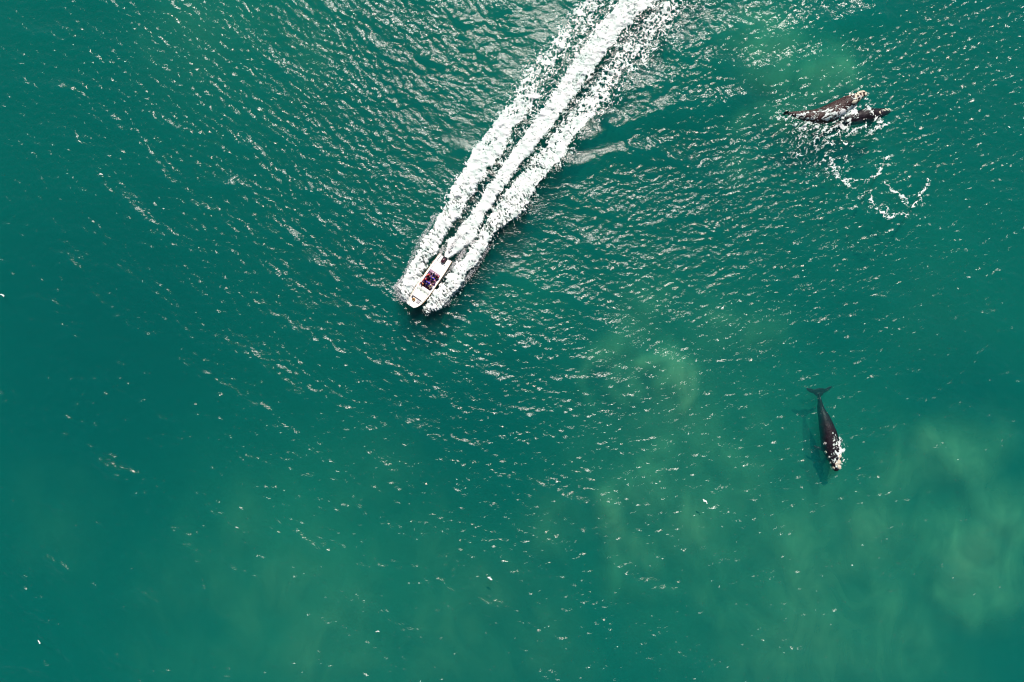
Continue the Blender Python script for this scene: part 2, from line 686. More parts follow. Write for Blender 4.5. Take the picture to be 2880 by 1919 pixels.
def build_bed():
    a = np.concatenate([[-3000, -900, -300, -160], np.arange(-100, 101, 2.5), [160, 300, 900, 3000]])
    XX, YY = np.meshgrid(a, a)
    Z = BED + (fbm(XX / 22, YY / 22, 4, seed=21) - 0.5) * 1.0 * (np.maximum(abs(XX), abs(YY)) < 140)
    n = len(a)
    idx = np.arange(n * n).reshape(n, n)
    q = np.stack([idx[:-1, :-1], idx[:-1, 1:], idx[1:, 1:], idx[1:, :-1]], -1).reshape(-1, 4)
    # bare sand and weed, plus a lighter patch added to bring out the bow shadow
    sx, sy = XX / M + 1440, 959.5 - YY / M
    sand = np.full(XX.shape, 0.52)
    for cx, cy_, r, a in [(150, 950, 520, -.5), (1250, 1130, 330, -.38), (1000, 650, 300, -.25), (1500, 640, 200, -.2), (600, 80, 260, .3), (2250, 150, 240, .4),
                          (900, 1750, 460, .5), (2300, 1650, 520, .5), (1230, 960, 110, .45), (1480, 800, 120, .3), (2750, 700, 250, .1), (1800, 1140, 110, -.3), (2250, 1480, 120, -.3), (2800, 1150, 160, -.25), (1950, 450, 240, -.2)]:
        sand = sand + a * np.exp(-(((sx - cx) / r) ** 2 + ((sy - cy_) / r) ** 2))
    sand = np.clip(sand * (0.7 + 0.6 * fbm(XX / 16, YY / 16, 4, seed=23)), 0, 1)
    Z = np.where(np.maximum(abs(XX), abs(YY)) < 140, Z - 1.9 + 2.9 * sand, Z)
    o = mesh_np("seabed", np.stack([XX.ravel(), YY.ravel(), Z.ravel()], 1), q, M_BED)
    at = o.data.attributes.new("silt", 'FLOAT', 'POINT')
    at.data.foreach_set("value", sand.ravel().astype(np.float32))
    tag(o, "sandy seabed under the green water", kind='structure')


build_bed()

SILT = [(1800, 960, 120, .6), (1903, 1040, 75, .95), (1935, 1105, 50, .7), (1762, 1065, 60, .7), (1850, 870, 100, .55),
        (2000, 930, 140, .45), (2130, 920, 110, .5), (1700, 1160, 60, .35), (1655, 1080, 60, .3),
        (1850, 1350, 150, .7), (2050, 1300, 150, .6), (2000, 1500, 190, .65), (2300, 1600, 190, .65), (2450, 1500, 190, .6),
        (2600, 1350, 150, .65), (2800, 1620, 160, 1.0), (2740, 1300, 140, .85), (1800, 1610, 110, .7), (2100, 1750, 190, .55),
        (2450, 1830, 200, .5), (2870, 1480, 130, .8), (700, 1500, 230, .40), (1000, 1350, 200, .33), (1200, 1600, 230, .38),
        (900, 1820, 250, .5), (480, 1780, 250, .36), (1550, 1500, 130, .45), (1500, 1850, 200, .4), (100, 1500, 200, .3), (1950, 1300, 330, .56), (2350, 1700, 470, .64), (2700, 1550, 260, .6), (1300, 1800, 330, .44), (800, 1700, 400, .44),
        (2180, 110, 105, 1.25), (2350, 170, 90, 1.2), (2250, 250, 90, .7), (2130, 330, 60, .5), (2090, 440, 60, .35),
        (500, 80, 190, .38), (880, 150, 130, .3), (2700, 900, 260, .2), (2830, 150, 200, .2)]


SILT_CURLS = [([(1800, 1035), (1880, 1010), (1945, 1050), (1958, 1105), (1930, 1150)], 36, 1.0), ([(1735, 1050), (1715, 1095), (1760, 1135)], 32, .72),
              ([(1690, 1020), (1750, 965), (1830, 930), (1875, 860), (1900, 790)], 55, .64), ([(1655, 1040), (1638, 1100), (1680, 1165)], 28, .5),
              ([(2000, 890), (2085, 905), (2150, 960)], 48, .52), ([(1720, 1420), (1735, 1590), (1800, 1680), (1900, 1700)], 60, .66),
              ([(1870, 1260), (1800, 1330), (1725, 1400)], 62, .7), ([(2640, 1250), (2740, 1330), (2800, 1450), (2820, 1620)], 70, .85)]


def build_silt():
    d = 0.6
    xs = np.arange(-82, 82.1, d)
    ys = np.arange(-58, 58.1, d)
    XX, YY = np.meshgrid(xs, ys)
    sx, sy = XX / M + 1440, 959.5 - YY / M
    wx1 = (fbm(sx / 150, sy / 150, 5, seed=31) - 0.5) * 130
    wy1 = (fbm(sx / 150, sy / 150, 5, seed=41) - 0.5) * 130
    s = np.zeros_like(XX)
    for cx, cy_, r, a in SILT:
        s = np.maximum(s, a * np.exp(-(((sx + wx1 - cx) / r) ** 2 + ((sy + wy1 - cy_) / r) ** 2) * 0.75))
    for pts, w, a in SILT_CURLS:
        dd, t = poly_dist(sx + wx1 * 0.45, sy + wy1 * 0.45, pts)
        s = np.maximum(s, a * np.exp(-(dd / w) ** 2) * (1 - 0.25 * t))
    s = 1.05 * s * (0.76 + 0.48 * fbm(sx / 90, sy / 140, 5, seed=51))
    Z = -4.3 + 1.3 * fbm(XX / 9, YY / 9, 3, seed=53) + 1.3 * s
    n_y, n_x = XX.shape
    idx = np.arange(n_x * n_y).reshape(n_y, n_x)
    keep = (s[:-1, :-1] > 0.015)
    q = np.stack([idx[:-1, :-1], idx[:-1, 1:], idx[1:, 1:], idx[1:, :-1]], -1)[keep]
    o = mesh_np("sediment_cloud", np.stack([XX.ravel(), YY.ravel(), Z.ravel()], 1), q, M_SILT)
    at = o.data.attributes.new("silt", 'FLOAT', 'POINT')
    at.data.foreach_set("value", (0.90 * sstep(0.04, 0.90, s)).ravel().astype(np.float32))
    tag(o, "pale clouds of stirred up silt drifting under the water", "sediment", kind='stuff')


build_silt()


# ------------------------------------------------------------------ whales
def foil(root, span, chord, up, n=9, sweep=0.0, c0=1.0, c1=0.12, thick=0.12, curve=0.0):
    """rings of a fin: root point, span vector, chord vector (root length), sweep along the chord"""
    span, chord, up = Vector(span), Vector(chord), Vector(up)
    rings = []
    for i in range(n + 1):
        t = i / n
        c = c0 + (c1 - c0) * t ** 0.85
        if t > 0.999:
            c = c1 * 0.35
        o = Vector(root) + span * t + chord * (sweep * t + curve * t * t)
        ring = []
        for k in range(12):
            a = 2 * math.pi * k / 12
            ring.append(o + chord * (0.5 * c * math.cos(a)) + up * (thick * c * math.sin(a)))
        rings.append(ring)
    return rings


def make_whale(name, spine, label, group, fluke_roll=0.0, fluke_span=1.75, flippers=(), fluke=True, voxel=0.075, mat=None):
    """spine: (x, y, z, half width, half height, roll) from tail stock to snout"""
    bm = bmesh.new()
    P = [Vector(s[:3]) for s in spine]
    # smooth resampling
    n = len(P)
    T = np.arange(n)
    tt = np.linspace(0, n - 1, n * 4)

    def cub(vals):
        vals = np.asarray(vals, float)
        m = np.gradient(vals)
        i = np.clip(tt.astype(int), 0, n - 2)
        u = tt - i
        h00 = 2 * u ** 3 - 3 * u ** 2 + 1
        h10 = u ** 3 - 2 * u ** 2 + u
        h01 = -2 * u ** 3 + 3 * u ** 2
        h11 = u ** 3 - u ** 2
        return h00 * vals[i] + h10 * m[i] + h01 * vals[i + 1] + h11 * m[i + 1]

    arr = np.stack([cub([s[k] for s in spine]) for k in range(6)], 1)
    C = [Vector(a[:3]) for a in arr]
    rings = []
    frames = []
    for i, c in enumerate(C):
        t = (C[min(i + 1, len(C) - 1)] - C[max(i - 1, 0)]).normalized()
        right = t.cross(Vector((0, 0, 1))).normalized()
        up = right.cross(t).normalized()
        ro = arr[i][5]
        r2 = right * math.cos(ro) + up * math.sin(ro)
        u2 = up * math.cos(ro) - right * math.sin(ro)
        frames.append((t, r2, u2))
        w, h = max(arr[i][3], 0.06), max(arr[i][4], 0.06)
        ring = []
        for k in range(24):
            a = 2 * math.pi * k / 24
            ca, sa = math.cos(a), math.sin(a)
            e = 0.9
            ring.append(c + r2 * (w * math.copysign(abs(ca) ** e, ca)) + u2 * (h * math.copysign(abs(sa) ** e, sa)))
        rings.append(ring)
    add_loft(bm, rings)
    if fluke:
        t, r2, u2 = frames[0]
        ro = fluke_roll
        rr = r2 * math.cos(ro) + u2 * math.sin(ro)
        uu = u2 * math.cos(ro) - r2 * math.sin(ro)
        for s in (-1, 1):
            add_loft(bm, foil(C[0] - t * 0.05 - rr * (s * 0.1), rr * (s * fluke_span), -t * 1.6, uu, sweep=0.30, curve=0.25, c0=0.95, c1=0.16, thick=0.085))
    for f in flippers:
        i = int(f['at'] * (len(C) - 1))
        t, r2, u2 = frames[i]
        s = f['side']
        add_loft(bm, foil(C[i] + r2 * (s * arr[i][3] * 0.75) - u2 * (0.35 * arr[i][4]),
                          r2 * (s * f.get('len', 1.7)) - u2 * f.get('down', 0.4) - t * f.get('back', 0.7),
                          t * 0.95, u2, sweep=-0.1, c0=0.8, c1=0.55, thick=0.10))
    me0 = bpy.data.meshes.new(name + "_raw")
    bmesh.ops.recalc_face_normals(bm, faces=bm.faces)
    bm.to_mesh(me0)
    bm.free()
    tmp = bpy.data.objects.new(name + "_raw", me0)
    COL.objects.link(tmp)
    md = tmp.modifiers.new("r", 'REMESH')
    md.mode = 'VOXEL'
    md.voxel_size = voxel
    ms = tmp.modifiers.new("s", 'SMOOTH')
    ms.factor = 0.5
    ms.iterations = 4
    dg = bpy.context.evaluated_depsgraph_get()
    dg.update()
    me = bpy.data.meshes.new_from_object(tmp.evaluated_get(dg))
    me.name = name
    bpy.data.objects.remove(tmp)
    bpy.data.meshes.remove(me0)
    root_loc = C[len(C) // 2]
    root = empty(name, root_loc)
    tag(root, label, "whale", group)
    co = np.empty(len(me.vertices) * 3, np.float32)
    me.vertices.foreach_get("co", co)
    co = co.reshape(-1, 3) - np.array(root_loc, np.float32)
    # skin is not perfectly even
    nz = fbm(co[:, 0] * 1.7 + co[:, 2], co[:, 1] * 1.7, 3, seed=61) - 0.5
    co[:, 2] += nz * 0.06
    me.vertices.foreach_set("co", co.ravel())
    me.update()
    for p in me.polygons:
        p.use_smooth = True
    me.materials.clear()
    me.materials.append(mat or M_WHALE)
    ob = link(bpy.data.objects.new("body", me), root)
    w = co + np.array(root_loc, np.float32)
    polys = [tuple(p.vertices) for p in me.polygons]
    bvh = BVHTree.FromPolygons([Vector(v) for v in w], polys)
    return root, ob, bvh


def callosity(root, bvh, x, y, r, stretch=1.0, ang=0.0, seed=0, mat=None):
    hit = bvh.ray_cast(Vector((x, y, 6)), Vector((0, 0, -1)))
    if hit[0] is None:
        return
    p, nrm = hit[0], hit[1]
    bm = bmesh.new()
    bmesh.ops.create_icosphere(bm, subdivisions=3, radius=1.0)
    q = nrm.to_track_quat('Z', 'Y').to_matrix().to_4x4()
    for v in bm.verts:
        a = np.array([v.co.x * 2.3 + seed * 3.1, v.co.y * 2.3 + v.co.z * 1.7])
        k = 0.72 + 0.6 * float(fbm(np.array([a[0]]), np.array([a[1]]), 3, seed=seed % 7)[0])
        v.co = Vector((v.co.x * r * stretch * k, v.co.y * r * k, v.co.z * r * 0.45 * k))
    bm.transform(Matrix.Rotation(ang, 4, 'Z'))
    bm.transform(q)
    bm.transform(Matrix.Translation(p - root.location))
    obj_bm("callosity", bm, mat or M_CALL, root, smooth=True)


def c2(cx, cy_):                 # crop of the pair of whales -> metres
    return PX(2140 + cx / 3.733, 220 + cy_ / 3.733)


def c3(cx, cy_):                 # crop of the lone whale -> metres
    return PX(2200 + cx / 4.354, 1040 + cy_ / 4.354)


k3 = M / 4.354
k2 = M / 3.733
spA = []
for (cx, cy_, w, h, z) in [(503, 300, 22, .24, -1.35), (506, 345, 19, .30, -1.35), (515, 410, 27, .40, -1.3), (530, 500, 46, .58, -1.35),
                           (558, 600, 71, .76, -1.12), (586, 720, 94, .95, -0.98), (606, 800, 104, 1.05, -0.92), (622, 900, 113, 1.1, -0.86),
                           (646, 1000, 112, 1.05, -0.80), (660, 1080, 92, .90, -0.62), (664, 1150, 62, .68, -0.40), (667, 1210, 44, .48, -0.22),
                           (665, 1246, 20, .24, -0.16)]:
    x, y = c3(cx, cy_)
    spA.append((x, y, z, w * k3 * 0.94, h, 0.12 if cy_ > 600 else 0.05))
whaleA, bodyA, bvhA = make_whale("right_whale", spA, "dark whale swimming alone just under the surface, tail flukes spread",
                                 "whales in the bay", fluke_span=2.15,
                                 flippers=[dict(at=0.66, side=1, len=1.2, down=0.5), dict(at=0.66, side=-1, len=1.5, down=0.4)])
for i, (cx, cy_, r, st, an) in enumerate([(690, 1192, .26, 1.5, 1.2), (628, 1208, .20, 1.5, 1.9), (690, 1130, .30, 1.3, .6), (655, 1150, .2, 1.2, 1.0),
                                          (700, 1060, .24, 1.4, 1.5), (548, 1018, .20, 1.3, 1.8), (605, 1150, .12, 1.5, 1.9)]):
    callosity(whaleA, bvhA, *c3(cx, cy_), r, st, an, seed=i)

spB = []
for (cx, cy_, w, h, z, ro) in [(300, 366, 14, .20, -0.22, .9), (350, 372, 22, .32, -0.20, .8), (450, 386, 44, .55, -0.25, .6), (560, 396, 60, .78, -0.32, .5),
                               (660, 384, 72, .95, -0.38, .45), (750, 352, 78, 1.02, -0.32, .45), (835, 308, 74, 1.0, -0.15, .5), (900, 264, 58, .92, 0.05, .5),
                               (955, 236, 50, .74, 0.24, .5), (1005, 206, 36, .56, 0.36, .5), (1050, 186, 27, .42, 0.40, .4), (1080, 182, 15, .24, 0.38, .3)]:
    x, y = c2(cx, cy_)
    spB.append((x, y, z, w * k2 * 1.22, h * 1.08, ro))
whaleB, bodyB, bvhB = make_whale("right_whale", spB, "whale rolling at the surface with its pale crusted head raised above the foam",
                                 "whales in the bay", fluke_roll=0.75, fluke_span=1.2, mat=M_WHALE_BROWN,
                                 flippers=[dict(at=0.6, side=1, len=1.3, down=0.9, back=0.9)])
for i, (cx, cy_, r, st, an) in enumerate([(1010, 166, .20, 2.2, .55), (1045, 160, .22, 1.6, .1), (1076, 186, .24, 1.2, -.6), (985, 186, .17, 2.2, .9),
                                          (960, 214, .16, 2.2, 1.1), (935, 186, .15, 1.6, .6), (946, 274, .24, 1.5, -.2), (1030, 196, .12, 2.6, .2),
                                          (1000, 212, .12, 2.4, .6), (975, 250, .12, 2.4, 1.3), (905, 202, .12, 1.3, .4), (1015, 240, .15, 1.6, .8)]):
    callosity(whaleB, bvhB, *c2(cx, cy_), r, st, an, seed=i + 3)

spC = []
for (cx, cy_, w, h, z) in [(690, 560, 16, .22, -2.6), (780, 520, 26, .38, -2.0), (870, 470, 42, .62, -1.3), (940, 425, 52, .80, -0.62), (1010, 410, 58, .80, -0.66),
                           (1080, 388, 66, .84, -0.70), (1150, 374, 66, .84, -0.72), (1220, 366, 58, .78, -0.72), (1280, 352, 46, .62, -0.66), (1330, 338, 36, .48, -0.74),
                           (1365, 328, 28, .38, -0.80), (1390, 320, 14, .2, -0.82)]:
    x, y = c2(cx, cy_)
    spC.append((x, y, z, w * k2 * 1.12, h, 0.0))
whaleC, bodyC, bvhC = make_whale("right_whale", spC, "dark whale lying low in the foam beside the rolling one, snout pointing right",
                                 "whales in the bay", fluke_span=1.3,
                                 flippers=[dict(at=0.62, side=1, len=1.0, down=0.4), dict(at=0.62, side=-1, len=1.0, down=0.3)])
for i, (cx, cy_, r, st, an) in enumerate([(1372, 316, .20, 1.4, .4), (1335, 322, .16, 2.0, .4), (1300, 334, .12, 2.0, .4), (1250, 360, .12, 1.4, .2)]):
    callosity(whaleC, bvhC, *c2(cx, cy_), r, st, an, seed=i + 5)
BVHS = [bvhA, bvhB, bvhC]

# ------------------------------------------------------------------ boat
boat = empty("motor_boat", (STERN.x, STERN.y, 0))
boat.rotation_euler = (0, -BPITCH, BYAW)
tag(boat, "open white motor boat speeding ahead of its wake with passengers aboard", "boat")
OUT = [(0, 0.95), (0.6, 1.0), (2.0, 1.06), (4.0, 1.09), (5.6, 1.07), (6.6, 1.0), (7.2, 0.89), (7.7, 0.69), (8.0, 0.5), (8.18, 0.27)]
SCALE = BL / 8.3


def half(s):
    return float(np.interp(s / SCALE, [o[0] for o in OUT], [o[1] for o in OUT]))


def sheer(s):
    return 0.66 + 0.22 * (s / BL) ** 2


def build_boat():
    # hull shell with open inside: keel, chine, side, gunwale, and down the inside
    bm = bmesh.new()
    ss = [0.02, 0.6, 1.5, 2.5, 3.5, 4.5, 5.4, 6.1, 6.7, 7.15, 7.5, 7.78, 8.0, 8.15]
    ss = [s * SCALE for s in ss]
    rings = []
    for s in ss:
        b = half(s)
        f = s / BL
        g = sheer(s)
        kz = -0.38 + 0.75 * max(0, (f - 0.72) / 0.28) ** 2
        cz = -0.02 + 0.52 * max(0, (f - 0.6) / 0.4) ** 1.6
        cb = b * (0.86 - 0.30 * max(0, (f - 0.6) / 0.4) ** 1.5)
        ring = []
        for sg in (1, -1):
            pts = [(0.0, kz), (cb * 0.55, kz + (cz - kz) * 0.6), (cb, cz), (cb + (b - cb) * 0.75, cz + (g - cz) * 0.5), (b, g - 0.06), (b, g)]
            pts = pts if sg == 1 else pts[::-1]
            ring += [Vector((s, sg * p[0], p[1])) for p in (pts if sg == 1 else pts[:-1])]
        rings.append(ring)
    vr = [[bm.verts.new(p) for p in r] for r in rings]
    n = len(vr[0])
    for u, v in zip(vr, vr[1:]):
        for k in range(n):
            if k == 5:
                continue
            bm.faces.new((u[k], u[(k + 1) % n], v[(k + 1) % n], v[k]))
    bm.faces.new(vr[-1])
    # transom, with the top edge cut down where the engine hangs
    bm.faces.new(vr[0][::-1])
    obj_bm("hull", bm, M_GEL, boat, smooth=False)

    # gunwale cap / side decks ring, as solid mouldings
    def slab(name, poly, z0, z1, mat, zslope=True, bev=0.02):
        bm = bmesh.new()
        vs = [bm.verts.new((x, y, (sheer(x) if zslope else 0) + z1)) for x, y in poly]
        f = bm.faces.new(vs)
        r = bmesh.ops.extrude_face_region(bm, geom=[f])
        for v in [g for g in r['geom'] if isinstance(g, bmesh.types.BMVert)]:
            v.co.z -= (z1 - z0)
        if bev:
            top = [e for e in bm.edges if all(v in vs for v in e.verts)]
            bmesh.ops.bevel(bm, geom=top, offset=bev, segments=2, affect='EDGES')
        return obj_bm(name, bm, mat, boat)

    def strip(s0, s1, inner, n=10):
        a = [(s0 + (s1 - s0) * i / n) for i in range(n + 1)]
        return [(s, half(s) + 0.015) for s in a], [(s, inner(s)) for s in a]

    w_in = lambda s: max(half(s) - 0.24, 0.05)
    for sg in (1, -1):
        o_, i_ = strip(0.05, 7.15 * SCALE, w_in)
        poly = [(x, sg * y) for x, y in o_] + [(x, sg * y) for x, y in i_[::-1]]
        slab("side_deck", poly if sg == -1 else poly[::-1], -0.06, 0.012, M_GEL)
    # bow cap
    a = [7.16, 7.4, 7.6, 7.8, 8.0, 8.12, 8.2]
    a = [s * SCALE for s in a]
    poly = [(s, half(s) + 0.015) for s in a] + [(s, -half(s) - 0.015) for s in a[::-1]]
    inner = [(7.16 * SCALE, -half(7.16 * SCALE) + 0.24), (7.42 * SCALE, -0.52), (7.58 * SCALE, -0.2), (7.58 * SCALE, 0.2), (7.42 * SCALE, 0.52), (7.16 * SCALE, half(7.16 * SCALE) - 0.24)]
    slab("bow_cap", poly + inner, -0.06, 0.014, M_GEL)
    # bow well floor, grey
    bm = bmesh.new()
    add_box(bm, (7.05 * SCALE, 0, 0.50), (1.05, 1.4, 0.05))
    obj_bm("bow_well", bm, M_DECK, boat)
    # foredeck
    bm = bmesh.new()
    add_box(bm, (6.15 * SCALE, 0, 0.70), (1.30, 1.66, 0.16), bevel=0.05)
    obj_bm("foredeck", bm, M_GEL, boat)
    # dashboard / console in front of the passengers
    bm = bmesh.new()
    add_box(bm, (5.28 * SCALE, 0.0, 0.66), (0.44, 1.72, 0.36), bevel=0.06)
    obj_bm("console", bm, M_GEL, boat)
    # cockpit sole
    bm = bmesh.new()
    add_box(bm, (3.8 * SCALE, 0, 0.20), (2.6, 1.78, 0.06))
    obj_bm("cockpit_floor", bm, M_FLOOR, boat)
    # aft deck, white, with an engine well cut in the middle
    bm = bmesh.new()
    add_box(bm, (1.85 * SCALE, 0, 0.52), (1.55, 1.72, 0.12), bevel=0.03)
    obj_bm("aft_deck", bm, M_DECK, boat)
    for sg in (1, -1):
        bm = bmesh.new()
        add_box(bm, (0.55 * SCALE, sg * 0.60, 0.46), (0.98, 0.52, 0.12), bevel=0.03)
        obj_bm("swim_platform", bm, M_DECK, boat)
    bm = bmesh.new()
    add_box(bm, (1.0 * SCALE, 0, 0.42), (0.10, 1.0, 0.52), bevel=0.03)
    obj_bm("transom_board", bm, M_GEL, boat)
    # benches
    for (x, y, lx, ly, nm) in [(3.75, -0.66, 2.1, 0.44, 0), (3.75, 0.68, 2.1, 0.40, 0), (4.25, 0.0, 0.42, 0.9, 0), (3.35, 0.06, 0.42, 0.9, 0)]:
        bm = bmesh.new()
        add_box(bm, (x * SCALE, y, 0.40), (lx, ly, 0.30), bevel=0.04)
        obj_bm("bench", bm, M_SEAT, boat)
    bm = bmesh.new()
    add_box(bm, (2.68 * SCALE, -0.05, 0.46), (0.36, 1.66, 0.40), bevel=0.05)
    obj_bm("rear_bench", bm, M_SEATB, boat)
    # windscreen: three raked panes with frame
    frame = bmesh.new()
    add_tube(frame, [(5.34 * SCALE, -0.86, 1.13), (5.34 * SCALE, 0.86, 1.13)], 0.02)
    wsf = obj_bm("windscreen_frame", frame, M_STEEL, boat)
    for yy, ww in ((-0.56, 0.54), (0.0, 0.54), (0.56, 0.54)):
        g = bmesh.new()
        add_box(g, (5.55 * SCALE, yy, 0.97), (0.012, ww, 0.52), rot=Matrix.Rotation(math.radians(-52), 4, 'Y'))
        obj_bm("windscreen_pane", g, M_GLASS, boat)
    for yy in (-0.84, -0.28, 0.28, 0.84):
        post = bmesh.new()
        add_box(post, (5.55 * SCALE, yy, 0.97), (0.035, 0.035, 0.56), rot=Matrix.Rotation(math.radians(-52), 4, 'Y'))
        obj_bm("post", post, M_STEEL, wsf)
    # steering wheel at starboard
    bm = bmesh.new()
    c = Vector((4.98 * SCALE, -0.56, 0.92))
    ring = [c + Vector((0.08 * math.sin(a), 0.19 * math.cos(a), 0.17 * math.sin(a))) for a in np.linspace(0, 2 * math.pi, 17)]
    add_tube(bm, ring, 0.014, 6)
    wheel = obj_bm("steering_wheel", bm, M_BLACK, boat)
    bm = bmesh.new()
    add_tube(bm, [c + Vector((0, -0.18, 0)), c + Vector((0, 0.18, 0))], 0.011, 6)
    obj_bm("spoke", bm, M_STEEL, wheel)
    bm = bmesh.new()
    add_tube(bm, [c, c + Vector((0.14, 0, -0.08))], 0.02, 6)
    obj_bm("column", bm, M_BLACK, wheel)
    # bow hatch (grey), bitts, rails, rubbing strake
    bm = bmesh.new()
    add_box(bm, (7.15 * SCALE, 0.32, 0.60), (0.34, 0.46, 0.14), bevel=0.03)
    obj_bm("anchor_hatch", bm, M_GREY, boat)
    bm = bmesh.new()
    add_tube(bm, [(6.95 * SCALE, -0.74, 0.80), (6.95 * SCALE, -0.74, 1.02)], 0.045)
    bitt = obj_bm("mooring_bitt", bm, M_ENGINE, boat)
    bm = bmesh.new()
    add_tube(bm, [(6.95 * SCALE - .11, -0.74, 0.97), (6.95 * SCALE + .13, -0.74, 0.97)], 0.035)
    obj_bm("cross_bar", bm, M_ENGINE, bitt)
    for sg in (1, -1):
        bm = bmesh.new()
        pts = [(s * SCALE, sg * (half(s * SCALE) + 0.03), sheer(s * SCALE) - 0.075) for s in np.linspace(0.05, 8.14, 26)]
        add_tube(bm, pts, 0.026, 8)
        obj_bm("rubbing_strake", bm, M_RUB, boat)
        bm = bmesh.new()
        pts = [(s * SCALE, sg * (half(s * SCALE) - 0.12), sheer(s * SCALE) + (0.16 if 0 < i < 6 else 0.0)) for i, s in enumerate(np.linspace(5.9, 7.3, 7))]
        add_tube(bm, pts, 0.016, 6)
        rail = obj_bm("grab_rail", bm, M_STEEL, boat)
        for i in (2, 4):
            bm = bmesh.new()
            add_tube(bm, [pts[i], (pts[i][0], pts[i][1], pts[i][2] - 0.16)], 0.014, 6)
            obj_bm("post", bm, M_STEEL, rail)
        for s in (0.5, 2.2):
            x = s * SCALE
            bm = bmesh.new()
            y_, z_ = sg * (half(x) - 0.12), sheer(x)
            add_tube(bm, [(x - 0.05, y_, z_ + 0.005), (x - 0.04, y_, z_ + 0.03), (x - 0.1, y_, z_ + 0.045), (x + 0.1, y_, z_ + 0.046), (x + 0.04, y_, z_ + 0.031), (x + 0.05, y_, z_ + 0.005)], 0.014, 6)
            obj_bm("cleat", bm, M_STEEL, boat)
    # outboard engine in the well
    cowl = bmesh.new()
    secs = [(0.98, .16, .58, .90), (0.80, .24, .56, 1.02), (0.55, .25, .54, 1.06), (0.35, .2, .56, 1.0), (0.22, .1, .62, .88)]
    rr = []
    for x, hw, z0, z1 in secs:
        rr.append([Vector((x * SCALE, hw * math.copysign(abs(math.cos(a)) ** .6, math.cos(a)), (z0 + z1) / 2 + (z1 - z0) / 2 * math.copysign(abs(math.sin(a)) ** .6, math.sin(a))))
                   for a in np.linspace(0, 2 * math.pi, 16, endpoint=False)])
    add_loft(cowl, rr)
    obj_bm("outboard_cowl", cowl, M_ENGINE, boat, smooth=True)
    leg = bmesh.new()
    add_box(leg, (0.55 * SCALE, 0, 0.2), (0.30, 0.14, 0.8), bevel=0.04)
    lg = obj_bm("outboard_leg", leg, M_BLACK, boat)
    leg = bmesh.new()
    add_box(leg, (0.45 * SCALE, 0, -0.18), (0.5, 0.30, 0.03), bevel=0.01)
    obj_bm("anti_ventilation_plate", leg, M_BLACK, lg)
    leg = bmesh.new()
    add_tube(leg, [(0.85 * SCALE, 0, -0.38), (0.6 * SCALE, 0, -0.4), (0.3 * SCALE, 0, -0.38)], [0.03, 0.07, 0.05])
    obj_bm("gearcase", leg, M_BLACK, lg)


build_boat()
BMAT = Matrix.Translation(boat.location) @ boat.rotation_euler.to_matrix().to_4x4()


def on_boat(s_from_bow, lat, z):
    return BMAT @ Vector((BL - s_from_bow, lat, z))


# coil of rope in the bow
bm = bmesh.new()
pts = [((0.23 - 0.004 * a) * math.cos(a), (0.23 - 0.004 * a) * math.sin(a), 0.03 + 0.0072 * a) for a in np.linspace(0, 8 * math.pi, 73)]
add_tube(bm, pts, 0.03, 6)
rope = obj_bm("rope_coil", bm, M_ROPE, smooth=True)
rope.matrix_world = Matrix.Translation(on_boat(1.05, -0.38, 0.535)) @ boat.rotation_euler.to_matrix().to_4x4()
tag(rope, "coil of tan rope lying in the bow of the white motor boat", "rope")


# ------------------------------------------------------------------ people
def skin_mesh(name, verts, edges, radii, root=0, sub=1):
    me = bpy.data.meshes.new(name)
    me.from_pydata([Vector(v) for v in verts], edges, [])
    ob = bpy.data.objects.new(name, me)
    COL.objects.link(ob)
    md = ob.modifiers.new("k", 'SKIN')
    md.use_smooth_shade = True
    for i, r in enumerate(radii):
        sv = me.skin_vertices[0].data[i]
        sv.radius = r if isinstance(r, tuple) else (r, r)
        sv.use_root = (i == root)
    if sub:
        s = ob.modifiers.new("s", 'SUBSURF')
        s.levels = sub
        s.render_levels = sub
    dg = bpy.context.evaluated_depsgraph_get()
    dg.update()
    out = bpy.data.meshes.new_from_object(ob.evaluated_get(dg))
    out.name = name
    bpy.data.objects.remove(ob)
    for p in out.polygons:
        p.use_smooth = True
    return out


class Rig:
    def __init__(self):
        self.v, self.e, self.r = [], [], []

    def add(self, p, r, prev=None):
        self.v.append(p)
        self.r.append(r)
        i = len(self.v) - 1
        if prev is not None:
            self.e.append((prev, i))
        return i

    def chain(self, pts, rs, prev):
        for p, r in zip(pts, rs):
            prev = self.add(p, r, prev)
        return prev


